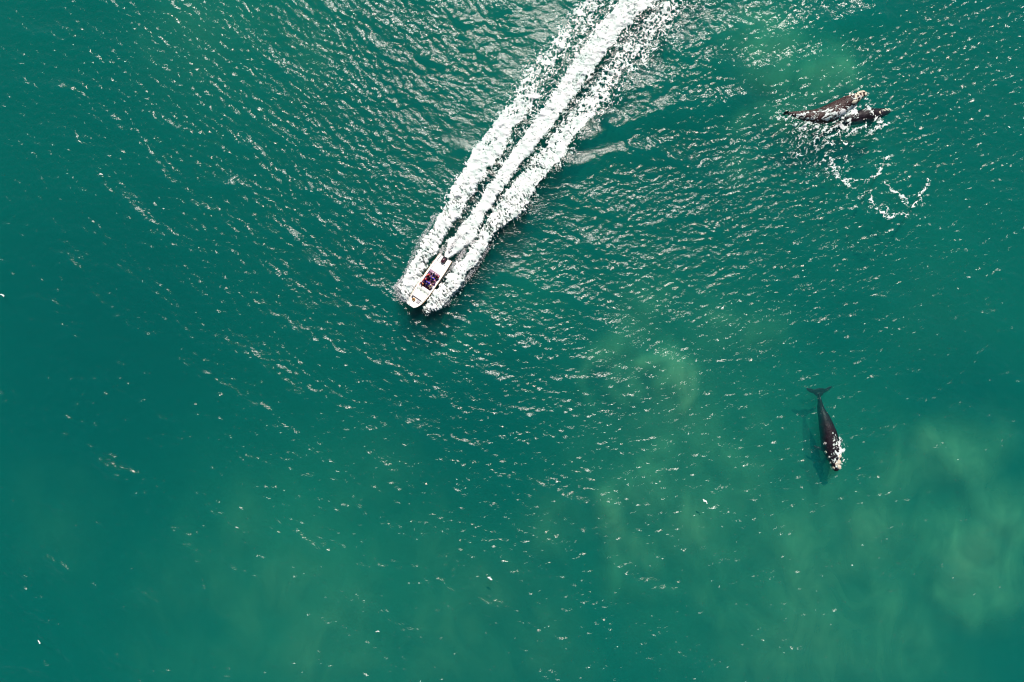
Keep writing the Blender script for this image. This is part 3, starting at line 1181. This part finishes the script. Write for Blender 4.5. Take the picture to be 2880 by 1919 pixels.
def seated_rig(reach):
    """x forward, z up, origin on the seat below the pelvis; reach: hands out to a wheel or resting on the knees"""
    g = Rig()
    pel = g.add((0, 0, 0.10), (0.15, 0.11))
    wa = g.add((0.01, 0, 0.28), (0.135, 0.10), pel)
    ch = g.add((0.03, 0, 0.46), (0.155, 0.115), wa)
    nk = g.add((0.04, 0, 0.58), 0.058, ch)
    jw = g.add((0.065, 0, 0.665), (0.068, 0.075), nk)
    hd = g.add((0.055, 0, 0.755), (0.082, 0.095), jw)
    g.add((0.045, 0, 0.82), (0.06, 0.07), hd)
    for s in (-1, 1):
        sh = g.add((0.03, s * 0.19, 0.53), 0.06, ch)
        if reach:
            arm = [(0.10, s * 0.25, 0.36), (0.33, s * 0.19, 0.40)]
        else:
            arm = [(0.06, s * 0.26, 0.30), (0.26, s * 0.18, 0.21)]
        el = g.chain(arm, [0.044, 0.031], sh)
        w = Vector(arm[1])
        d = (w - Vector(arm[0])).normalized()
        d = Vector((d.x, d.y * 0.4, d.z * (0.2 if reach else 0.6))).normalized()
        palm = g.add(tuple(w + d * 0.05), (0.038, 0.018), el)
        side = Vector((0, 1, 0))
        for k, ln in enumerate((0.062, 0.074, 0.068, 0.052)):
            a = w + d * 0.085 + side * (0.021 * (k - 1.5))
            b = a + d * ln * 0.55
            c = b + (d * 0.6 + Vector((0, 0, -0.8))).normalized() * ln * 0.45
            g.chain([tuple(a), tuple(b), tuple(c)], [0.0095, 0.009, 0.0075], palm)
        th = w + d * 0.03 - side * (s * 0.036)
        g.chain([tuple(th), tuple(th + d * 0.035 - side * (s * 0.016)), tuple(th + d * 0.062 - side * (s * 0.012))], [0.012, 0.011, 0.008], palm)
        hip = g.add((0.06, s * 0.10, 0.09), 0.088, pel)
        kn = g.add((0.44, s * 0.14, 0.12), 0.062, hip)
        an = g.add((0.40, s * 0.14, -0.29), 0.040, kn)
        g.chain([(0.47, s * 0.145, -0.345), (0.56, s * 0.15, -0.355)], [0.038, 0.026], an)
    return g


def part_rig(g, keep_fn, grow):
    idx = [i for i, p in enumerate(g.v) if keep_fn(Vector(p))]
    mp = {j: i for i, j in enumerate(idx)}
    v = [g.v[i] for i in idx]
    e = [(mp[a], mp[b]) for a, b in g.e if a in mp and b in mp]
    r = [(g.r[i] if isinstance(g.r[i], tuple) else (g.r[i], g.r[i])) for i in idx]
    return v, e, [(a + grow, b + grow) for a, b in r]


BODY = {}
for reach in (True, False):
    g = seated_rig(reach)
    body = skin_mesh("person_body", g.v, g.e, g.r)
    # jacket: torso and upper arms; trousers: hips and legs
    jr = Rig()
    a0 = jr.add((0, 0, 0.14), (0.165, 0.13))
    a1 = jr.add((0.01, 0, 0.28), (0.165, 0.13), a0)
    a2 = jr.add((0.03, 0, 0.46), (0.185, 0.145), a1)
    jr.add((0.038, 0, 0.565), (0.085, 0.085), a2)
    for s in (-1, 1):
        sh = jr.add((0.03, s * 0.19, 0.53), 0.082, a2)
        el = (0.10, s * 0.25, 0.36) if reach else (0.06, s * 0.26, 0.30)
        wr = (0.29, s * 0.20, 0.393) if reach else (0.22, s * 0.195, 0.228)
        jr.chain([el, wr], [0.064, 0.048], sh)
    jacket = skin_mesh("jacket", jr.v, jr.e, jr.r)
    tr = Rig()
    b0 = tr.add((0, 0, 0.10), (0.165, 0.125))
    for s in (-1, 1):
        tr.chain([(0.06, s * 0.10, 0.09), (0.44, s * 0.14, 0.12), (0.405, s * 0.14, -0.24)], [0.10, 0.076, 0.058], b0)
    trousers = skin_mesh("trousers", tr.v, tr.e, tr.r)
    BODY[reach] = (body, jacket, trousers)


def head_cover(cap):
    bm = bmesh.new()
    bmesh.ops.create_uvsphere(bm, u_segments=16, v_segments=10, radius=1)
    bmesh.ops.delete(bm, geom=[v for v in bm.verts if v.co.z < -0.25 and v.co.x > -0.35 or v.co.z < -0.7], context='VERTS')
    for v in bm.verts:
        v.co = Vector((v.co.x * 0.112 + 0.045, v.co.y * 0.098, v.co.z * 0.10 + 0.785))
    if cap:
        add_box(bm, (0.165, 0, 0.775), (0.12, 0.13, 0.012), bevel=0.004)
    r = bmesh.ops.solidify(bm, geom=bm.faces[:], thickness=0.008)
    me = bpy.data.meshes.new("cap" if cap else "hair")
    bm.to_mesh(me)
    bm.free()
    for p in me.polygons:
        p.use_smooth = True
    return me


CAP, HAIR = head_cover(True), head_cover(False)


def tube_mesh(name, pts, rs):
    bm = bmesh.new()
    add_tube(bm, pts, rs, 6)
    me = bpy.data.meshes.new(name)
    bm.to_mesh(me)
    bm.free()
    return me


def ball_mesh(name, p, r):
    bm = bmesh.new()
    bmesh.ops.create_icosphere(bm, subdivisions=1, radius=r, matrix=Matrix.Translation(p))
    me = bpy.data.meshes.new(name)
    bm.to_mesh(me)
    bm.free()
    return me


EYES = [ball_mesh("eye", (0.142, q * 0.032, 0.735), 0.011) for q in (-1, 1)]
EARS = [tube_mesh("ear", [(0.05, q * 0.083, 0.74), (0.035, q * 0.098, 0.725), (0.05, q * 0.086, 0.695)], [0.012, 0.018, 0.010]) for q in (-1, 1)]
NOSE = tube_mesh("nose", [(0.135, 0, 0.73), (0.155, 0, 0.705), (0.163, 0, 0.695), (0.14, 0, 0.685)], [0.008, 0.013, 0.014, 0.01])
MOUTH = tube_mesh("mouth", [(0.128, -0.026, 0.655), (0.138, 0, 0.652), (0.128, 0.026, 0.655)], [0.005, 0.009, 0.005])
M_SKIN = mat_plain("skin", (0.52, 0.33, 0.25), rough=0.55, var=0.08)
M_LIP = mat_plain("lips", (0.42, 0.16, 0.14), rough=0.5)
M_DARKHAIR = mat_plain("dark_hair", (0.03, 0.02, 0.018), rough=0.6, var=0.4, scale=40)
M_FAIRHAIR = mat_plain("fair_hair", (0.34, 0.22, 0.10), rough=0.6, var=0.4, scale=40)
M_NAVY = mat_plain("navy_cloth", (0.03, 0.02, 0.08), rough=0.85)
M_JEANS = mat_plain("jeans", (0.03, 0.03, 0.30), rough=0.9, var=0.3, scale=25)
M_DTROU = mat_plain("dark_cloth", (0.03, 0.012, 0.025), rough=0.9)
M_BEIGE = mat_plain("beige_cloth", (0.35, 0.27, 0.2), rough=0.9)
CLOTH = {k: mat_plain(k, c, rough=0.85, var=0.18, scale=14, bump=0.01, bscale=18) for k, c in {
    "orange_cloth": (0.62, 0.13, 0.04), "red_cloth": (0.75, 0.04, 0.05), "blue_cloth": (0.04, 0.03, 0.85), "white_cloth": (0.72, 0.62, 0.68),
    "pink_cloth": (0.55, 0.20, 0.42), "crimson_cloth": (0.5, 0.02, 0.08), "royal_cloth": (0.07, 0.05, 0.9)}.items()}


def person(s, lat, z, yaw, reach, jmat, tmat, top, topmat, label):
    root = empty("person")
    root.matrix_world = Matrix.Translation(on_boat(s, lat, z)) @ boat.rotation_euler.to_matrix().to_4x4() @ Matrix.Rotation(yaw, 4, 'Z')
    tag(root, label, "person", "people aboard the motor boat")
    b, j, t = BODY[reach]
    for nm, me, mt in (("body", b, M_SKIN), ("jacket", j, jmat), ("trousers", t, tmat), ("cap" if top is CAP else "hair", top, topmat),
                       ("eye", EYES[0], M_BLACK), ("eye", EYES[1], M_BLACK), ("ear", EARS[0], M_SKIN), ("ear", EARS[1], M_SKIN),
                       ("nose", NOSE, M_SKIN), ("mouth", MOUTH, M_LIP)):
        o = bpy.data.objects.new(nm, me)
        if not me.materials:
            me.materials.append(mt)
        link(o, root)
        o.material_slots[0].link = 'OBJECT'
        o.material_slots[0].material = mt
    return root


PEOPLE = [
    (3.55, -0.66, 0.56, 0.0, True, "orange_cloth", M_BEIGE, CAP, M_NAVY, "person in orange jacket and navy cap at the boat's wheel"),
    (4.15, -0.66, 0.56, 0.9, False, "red_cloth", M_JEANS, HAIR, M_DARKHAIR, "dark haired person in red jacket seated behind the boat's helm"),
    (4.85, -0.66, 0.56, 1.1, False, "red_cloth", M_DTROU, HAIR, M_FAIRHAIR, "fair haired person in red jacket at the rear of the starboard bench"),
    (4.10, -0.02, 0.56, 0.0, False, "blue_cloth", M_JEANS, HAIR, M_DARKHAIR, "dark haired person in blue jacket seated in the middle of the boat"),
    (4.95, 0.18, 0.56, 0.1, False, "royal_cloth", M_JEANS, HAIR, M_FAIRHAIR, "fair haired person in blue jacket on the second middle bench"),
    (5.55, 0.02, 0.66, 0.0, False, "white_cloth", M_JEANS, HAIR, M_DARKHAIR, "person in white top seated on the boat's rear bench"),
    (3.95, 0.62, 0.56, -0.5, False, "white_cloth", M_BEIGE, HAIR, M_FAIRHAIR, "person in white top seated foremost on the port bench"),
    (4.65, 0.68, 0.56, -0.9, False, "pink_cloth", M_DTROU, HAIR, M_DARKHAIR, "person in pink jacket seated on the port bench"),
    (5.50, 0.56, 0.66, -0.2, False, "crimson_cloth", M_DTROU, HAIR, M_DARKHAIR, "person in crimson jacket on the rear bench by the port side"),
]
for s, lat, z, yaw, reach, jm, tm, top, topm, lab in PEOPLE:
    person(s, lat, z, yaw, reach, CLOTH[jm], tm, top, topm, lab)


# ------------------------------------------------------------------ foam
def lace(x, y, scale, seed, ang=0.0, stretch=1.0, warp=0.35):
    ca, sa = math.cos(ang), math.sin(ang)
    u = (x * ca + y * sa) / scale / stretch
    v = (-x * sa + y * ca) / scale
    wx_ = (fbm(u * 1.3, v * 1.3, 3, seed + 1) - 0.5) * 2 * warp * 1.6
    wy_ = (fbm(u * 1.3, v * 1.3, 3, seed + 2) - 0.5) * 2 * warp * 1.6
    a = worley(u + wx_, v + wy_, seed)
    b = worley((u + wx_) * 2.3, (v + wy_) * 2.3, seed + 5)
    c = fbm(u * 5, v * 5, 3, seed + 7)
    return rank01(a * 0.62 + b * 0.30 + (c - 0.5) * 0.5)


def strands(x, y, scale, seed, ang, stretch):
    """long wandering threads of bubbles"""
    ca, sa = math.cos(ang), math.sin(ang)
    u = (x * ca + y * sa) / scale / stretch
    v = (-x * sa + y * ca) / scale
    wu = (fbm(u * 0.8, v * 0.8, 3, seed + 1) - 0.5) * 2.4
    wv = (fbm(u * 0.8, v * 0.8, 3, seed + 2) - 0.5) * 2.4
    a = np.abs(fbm(u + wu, v + wv, 3, seed) - 0.5)
    b = np.abs(fbm((u + wu) * 1.9, (v + wv) * 1.9, 2, seed + 4) - 0.5)
    return rank01(np.minimum(a, b * 1.1))


def foam_mesh(name, XX, YY, dens, lc, rise, label, thick=0.10, bvhs=(), mat=None):
    """keep the cells where the lace is denser than the threshold; edges run down to the water, insides stand proud"""
    f = dens - lc
    keep = (f[:-1, :-1] > 0) | (f[1:, :-1] > 0) | (f[:-1, 1:] > 0) | (f[1:, 1:] > 0)
    keep &= (np.minimum(np.minimum(f[:-1, :-1], f[1:, :-1]), np.minimum(f[:-1, 1:], f[1:, 1:])) > -0.12)
    base = water_z(XX, YY)
    if bvhs:
        vk = np.zeros(XX.shape, bool)
        for dj in (0, 1):
            for di in (0, 1):
                vk[dj:XX.shape[0] - 1 + dj, di:XX.shape[1] - 1 + di] |= keep
        for j, i in zip(*np.nonzero(vk)):
            for b in bvhs:
                hh = b.ray_cast(Vector((XX[j, i], YY[j, i], 5)), Vector((0, 0, -1)))
                if hh[0] is not None and hh[0].z > base[j, i]:
                    base[j, i] = hh[0].z
    Z = base + np.where(f > 0, 0.015 + thick * np.clip(f * 3.0, 0, 1), np.maximum(f * 0.3, -0.02)) + rise * np.clip(f * 4, 0, 1)
    ny, nx = XX.shape
    idx = np.arange(nx * ny).reshape(ny, nx)
    q = np.stack([idx[:-1, :-1], idx[:-1, 1:], idx[1:, 1:], idx[1:, :-1]], -1)[keep]
    used, inv = np.unique(q.ravel(), return_inverse=True)
    V = np.stack([XX.ravel(), YY.ravel(), Z.ravel()], 1)[used]
    o = mesh_np(name, V, inv.reshape(-1, 4), mat or M_FOAM)
    at = o.data.attributes.new("thick", 'FLOAT', 'POINT')
    at.data.foreach_set("value", np.clip(0.30 + f * 2.4, 0, 1).ravel()[used].astype(np.float32))
    tag(o, label, "foam", kind='stuff')
    return o


def build_wake():
    d = 0.068
    x0, y1 = PX(1095, -150)
    x1, y0 = PX(2080, 900)
    xs = np.arange(x0, x1, d)
    ys = np.arange(y0, y1, d)
    XX, YY = np.meshgrid(xs, ys)
    sx, sy = XX / M + 1440, 959.5 - YY / M
    rag = (fbm(XX / 1.1, YY / 1.1, 4, seed=71) - 0.5) * 46 + (fbm(XX / 0.35, YY / 0.35, 3, seed=73) - 0.5) * 30        # ragged outer edges
    L, GL, JL, JR, GR, R = rows_at(sy)
    far = sstep(860, 30, sy)                                       # 0 at the bow, 1 at the top of the frame
    wl_, wr_ = GL - L, R - GR
    u = (sx - L + rag * 0.45) / np.maximum(wl_, 3)
    v = (R - sx + rag * 0.45) / np.maximum(wr_, 3)

    def lobe(u, w):
        body = sstep(0.0, 0.10, u) * (1 - sstep(0.93 - 0.25 * far, 1.10 - 0.04 * far, u))
        return body * (w > 5)
    dl = lobe(u, wl_) * (1.08 - 0.40 * far) + 0.16 * sstep(-0.12, 0.05, u) * (1 - sstep(0.05, 0.2, u))
    dr = lobe(v, wr_) * (1.08 - 0.44 * far) + 0.16 * sstep(-0.12, 0.05, v) * (1 - sstep(0.05, 0.2, v))
    fl, fr_ = L - sx, sx - R
    dl = np.maximum(dl, (fl > -4) * 0.34 * np.exp(-(np.maximum(fl, 0) / (9 + 12 * far)) ** 2) * sstep(880, 830, sy))
    dr = np.maximum(dr, (fr_ > -4) * (0.34 + 0.1 * far) * np.exp(-(np.maximum(fr_, 0) / (9 + 42 * far ** 1.5)) ** 2) * sstep(880, 830, sy))
    # wash between the lobes and the jet
    between = ((sx > L) & (sx < R)).astype(float)
    wash = between * (0.22 + 0.16 * far) * sstep(745, 650, sy)
    jw = JR - JL
    jc = (JL + JR) / 2
    jr = np.abs(sx + rag * 0.25 - jc) / np.maximum(jw / 2, 2)
    dj = (1 - sstep(0.78, 1.45, jr)) * sstep(752, 722, sy) * (jw > 3)
    jet = dj * (1.08 - 0.20 * far)
    patch = fbm(XX / 2.6, YY / 2.6, 3, seed=75)
    dens = np.maximum.reduce([dl, dr, wash, jet]) * (0.80 + 0.40 * patch)
    dens = np.maximum(dens, jet * 1.02)
    dens *= sstep(893, 868, sy)
    ang = math.atan2(BDIR.y, BDIR.x)
    lc_far = rank01(0.6 * lace(XX, YY, 0.75, 81, ang, 1.1, warp=0.6) + 0.4 * strands(XX, YY, 0.8, 86, ang, 1.5))
    lc_near = rank01(0.6 * lace(XX, YY, 0.4, 84, ang + 1.1, 2.4) + 0.4 * strands(XX, YY, 0.5, 88, ang + 0.9, 2.5))
    k = sstep(250, 600, sy)
    lc = lc_far * (1 - k) + lc_near * k
    lc = rank01(lc) * 0.98
    # keep it off the boat itself
    s_ = (XX - STERN.x) * BDIR.x + (YY - STERN.y) * BDIR.y
    t_ = -(XX - STERN.x) * BDIR.y + (YY - STERN.y) * BDIR.x
    hb = np.interp(s_, [o[0] * SCALE for o in OUT], [o[1] for o in OUT])
    onb = (s_ > 0.05) & (s_ < BL + 0.05) & (np.abs(t_) < hb + 0.02)
    dens = np.where(onb, -1, dens)
    lump = fbm(XX / 0.55, YY / 0.55, 4, seed=91)
    near = sstep(250, 780, sy)
    rise = (np.clip(dl, 0, 1) + np.clip(dr, 0, 1)) * (0.03 + 0.75 * near ** 2) * (0.85 + 0.3 * lump) + dj * (0.06 + 0.35 * near) * (0.85 + 0.3 * lump)
    foam_mesh("boat_wake", XX, YY, dens, lc, rise, "white foaming wake spreading behind the speeding motor boat", thick=0.05)


build_wake()


def strokes_density(XX, YY, strokes, core=False):
    dens = np.zeros_like(XX)
    for pts, w, a in strokes:
        wobx = (fbm(XX / 1.3, YY / 1.3, 3, seed=101) - 0.5) * 1.1 + (fbm(XX / 0.4, YY / 0.4, 2, seed=103) - 0.5) * 0.5
        woby = (fbm(XX / 1.3, YY / 1.3, 3, seed=105) - 0.5) * 1.1 + (fbm(XX / 0.4, YY / 0.4, 2, seed=107) - 0.5) * 0.5
        dd, t = poly_dist(XX + wobx, YY + woby, pts)
        dens = np.maximum(dens, a * np.exp(-(dd / w) ** 2))
        if core and w < 0.45:                       # the thread of foam along a trail hardly breaks
            br = vnoise(XX / 0.9, YY / 0.9, 109)
            dens = np.maximum(dens, 1.08 * np.exp(-(dd / 0.115) ** 2) * sstep(0.22, 0.4, br))
    return dens


S2 = [([(450, 372), (600, 352), (720, 330)], 26, .42), ([(760, 330), (850, 300), (900, 280)], 30, .40), ([(930, 230), (1000, 215), (1050, 210)], 22, .38),
      ([(300, 420), (420, 500), (560, 480), (640, 520)], 50, .72), ([(640, 400), (800, 385), (900, 345), (960, 300)], 40, .8),
      ([(470, 440), (560, 420), (640, 440)], 40, .6), ([(320, 370), (420, 400)], 26, .6), ([(660, 440), (780, 430), (880, 430)], 34, .7),
      ([(620, 560), (720, 540), (820, 500), (900, 510)], 30, .85), ([(720, 615), (820, 580), (900, 560), (1010, 530), (1090, 510)], 24, .75),
      ([(1100, 550), (1200, 510), (1300, 470)], 26, .7), ([(1120, 310), (1160, 380), (1210, 430), (1250, 470)], 26, .72),
      ([(1000, 330), (975, 390), (930, 440), (920, 490)], 30, .85), ([(880, 330), (940, 320), (990, 340)], 34, .85),
      ([(860, 400), (930, 380), (985, 370)], 26, .85), ([(1000, 290), (1060, 250), (1110, 250)], 22, .5),
      ([(400, 560), (380, 700), (400, 800), (480, 880), (600, 940), (740, 960)], 42, .62), ([(560, 480), (590, 600), (550, 720), (560, 840)], 36, .6),
      ([(430, 600), (460, 700), (520, 800)], 40, .55), ([(640, 600), (700, 680), (760, 690)], 22, .55), ([(470, 700), (540, 780), (600, 830)], 30, .5),
      ([(720, 820), (760, 900), (800, 990), (870, 1060), (910, 1110)], 24, .92), ([(690, 900), (780, 930), (860, 960)], 18, .55), ([(880, 830), (850, 950)], 14, .5),
      ([(870, 1050), (950, 1050), (1040, 1060), (1120, 1055)], 14, .75), ([(1070, 1110), (1130, 1060), (1220, 1020), (1240, 940), (1330, 830)], 18, .85),
      ([(1290, 1070), (1380, 1170), (1450, 1240), (1520, 1290)], 13, .85),
      ([(1170, 1220), (1180, 1310), (1220, 1390), (1320, 1450), (1400, 1450), (1520, 1400), (1640, 1320), (1700, 1260), (1690, 1200), (1740, 1080)], 17, .82),
      ([(1030, 1240), (1150, 1215)], 11, .7), ([(1310, 1380), (1350, 1440)], 22, .5), ([(940, 180), (975, 150)], 0.1, 0),
      ([(160, 380), (210, 440), (250, 480)], 12, .45), ([(820, 640), (900, 690), (980, 700)], 16, .4), ([(720, 660), (760, 700)], 14, .6)]
S2 = [([c2(*p) for p in pts], w * k2 * (1.2 if n < 16 else 1.35), a * (0.88 if n < 16 else 0.66)) for n, (pts, w, a) in enumerate(S2)]
S3 = [([(690, 900), (705, 970), (700, 1050), (690, 1130)], 52, .80), ([(722, 805), (712, 860), (694, 900)], 9, .9), ([(620, 850), (640, 940)], 30, .42),
      ([(655, 1100), (670, 1150)], 36, .7), ([(740, 1040), (770, 1090), (730, 1150)], 14, .6), ([(590, 800), (610, 870)], 22, .3), ([(625, 1190), (622, 1215)], 10, .4)]
S3 = [([c3(*p) for p in pts], w * k3 * 1.0, min(a * 1.12, 0.95)) for pts, w, a in S3]


def build_whale_foam(strokes, x0, y0, x1, y1, seed, ang, label, bvhs, d=0.05):
    xs = np.arange(x0, x1, d)
    ys = np.arange(y0, y1, d)
    XX, YY = np.meshgrid(xs, ys)
    dens = strokes_density(XX, YY, strokes, core=len(bvhs) > 1)
    lc = strands(XX, YY, 0.42, seed, ang, 1.7)
    lump = fbm(XX / 0.4, YY / 0.4, 3, seed=seed + 3)
    foam_mesh("whale_foam", XX, YY, dens * 0.95, lc, 0.05 * dens * lump, label, thick=0.03, bvhs=bvhs)


build_whale_foam(S2, *PX(2140, 640), *PX(2640, 225), 121, 0.5, "lacy white foam churned up and trailing round the two whales", [bvhB, bvhC])
build_whale_foam(S3, *PX(2280, 1345), *PX(2400, 1200), 131, 0.9, "white water breaking over the lone whale's head", [bvhA], d=0.045)


# small whitecaps scattered over the sea
def build_whitecaps():
    spots = [(1984, 1410, 9, -0.7), (1063, 1776, 7, 0.0), (1378, 1627, 9, -0.6), (8, 831, 7, -0.5), (668, 1484, 6, -.4), (110, 1806, 7, -.9), (285, 490, 6, -.2)]
    allv, allq, off = [], [], 0
    for n_, (sx, sy, r, ang) in enumerate(spots):
        cx, cyy = PX(sx, sy)
        rr = r * M * 1.15
        g = np.arange(-rr * 1.3, rr * 1.3, 0.05)
        U, V = np.meshgrid(g, g)
        ca, sa = math.cos(ang), math.sin(ang)
        a = (U * ca + V * sa) / rr
        b = (-U * sa + V * ca) / (rr * 0.34) + 0.8 * a * a
        f = 1 - np.hypot(a, b) + (fbm(U * 7 + n_ * 5, V * 7, 3, 3) - 0.5) * 1.5
        keep = np.minimum(np.minimum(f[:-1, :-1], f[1:, 1:]), np.minimum(f[1:, :-1], f[:-1, 1:])) > 0.1
        X, Y = U + cx, V + cyy
        Z = water_z(X, Y) + 0.01 + 0.10 * np.clip(f, 0, 1)
        idx = np.arange(X.size).reshape(X.shape)
        q = np.stack([idx[:-1, :-1], idx[:-1, 1:], idx[1:, 1:], idx[1:, :-1]], -1)[keep]
        if not len(q):
            continue
        used, inv = np.unique(q.ravel(), return_inverse=True)
        allv.append(np.stack([X.ravel(), Y.ravel(), Z.ravel()], 1)[used])
        allq.append(inv.reshape(-1, 4) + off)
        off += len(used)
    o = mesh_np("whitecaps", np.vstack(allv), np.vstack(allq), M_FOAM)
    at = o.data.attributes.new("thick", 'FLOAT', 'POINT')
    at.data.foreach_set("value", np.ones(off, np.float32))
    tag(o, "small flecks of white water breaking on scattered wave crests", "foam", kind='stuff')


build_whitecaps()


# ------------------------------------------------------------------ spray thrown up by the hull
def build_spray():
    V, Q = [], []
    octa = np.array([(1, 0, 0), (-1, 0, 0), (0, 1, 0), (0, -1, 0), (0, 0, 1), (0, 0, -1)], float)
    tri = np.array([(0, 2, 4), (2, 1, 4), (1, 3, 4), (3, 0, 4), (2, 0, 5), (1, 2, 5), (3, 1, 5), (0, 3, 5)])
    r = np.random.default_rng(77)
    off = 0

    def drop(p, size, dirn, stretch):
        nonlocal off
        t = Vector(dirn).normalized()
        a = t.orthogonal().normalized()
        b = t.cross(a)
        mat = np.array([t * size * stretch, a * size, b * size])
        V.append(octa @ mat + np.array(p))
        Q.append(tri + off)
        off += 6

    def sheet(pts, outv, n, spread, zmax, size, stretch=3.0):
        pts = [np.array(PX(*p)) for p in pts]
        o_ = np.array(outv, float)
        o_ /= np.linalg.norm(o_)
        for _ in range(n):
            f = r.random() * (len(pts) - 1)
            i = int(f)
            p = pts[i] + (pts[i + 1] - pts[i]) * (f - i)
            u = abs(r.normal()) * 0.5
            q = p + o_ * (u * spread) + r.normal(size=2) * 0.13
            z = float(water_z(q[0], q[1])) + 0.05 + zmax * r.random() * max(0.05, 1 - 0.55 * u)
            d_ = (o_[0] + r.normal() * .35, o_[1] + r.normal() * .35, r.normal() * .4)
            drop((q[0], q[1], z), size * (0.5 + r.random()), d_, stretch * (0.6 + r.random()))

    # starboard (image left) bow spray, port bow spray, and along both lobes
    sheet([(1150, 848), (1135, 832), (1120, 808), (1140, 782)], (-1, -0.25), 800, 0.8, 0.9, 0.030)
    sheet([(1140, 782), (1158, 740), (1180, 690), (1205, 650), (1230, 605)], (-1, 0.5), 600, 0.4, 0.8, 0.026)
    sheet([(1196, 868), (1215, 852), (1245, 846), (1262, 838)], (0.3, -1), 1100, 0.75, 0.9, 0.030)
    sheet([(1262, 835), (1295, 800), (1325, 765), (1350, 730), (1375, 690)], (1, -0.5), 600, 0.4, 0.7, 0.026)
    # feathering into the troughs beside the hull
    sheet([(1192, 800), (1205, 765), (1225, 730), (1245, 695)], (0.7, -0.6), 900, 0.5, 0.3, 0.024)
    sheet([(1232, 800), (1262, 765), (1292, 735), (1312, 705)], (-0.7, 0.3), 900, 0.5, 0.3, 0.024)
    # rooster tail off the stern
    sheet([(1258, 716), (1268, 700), (1282, 680), (1300, 660)], (0.55, 0.8), 500, 1.0, 0.75, 0.028, 4.0)
    sheet([(1290, 690), (1315, 680), (1340, 682)], (0.6, -0.6), 500, 0.5, 0.5, 0.030, 4.0)
    o = mesh_np("spray", np.vstack(V), np.vstack(Q), M_SPRAY, smooth=True)
    tag(o, "fine white spray flying off the motor boat's bow and stern", "spray", kind='stuff')


build_spray()
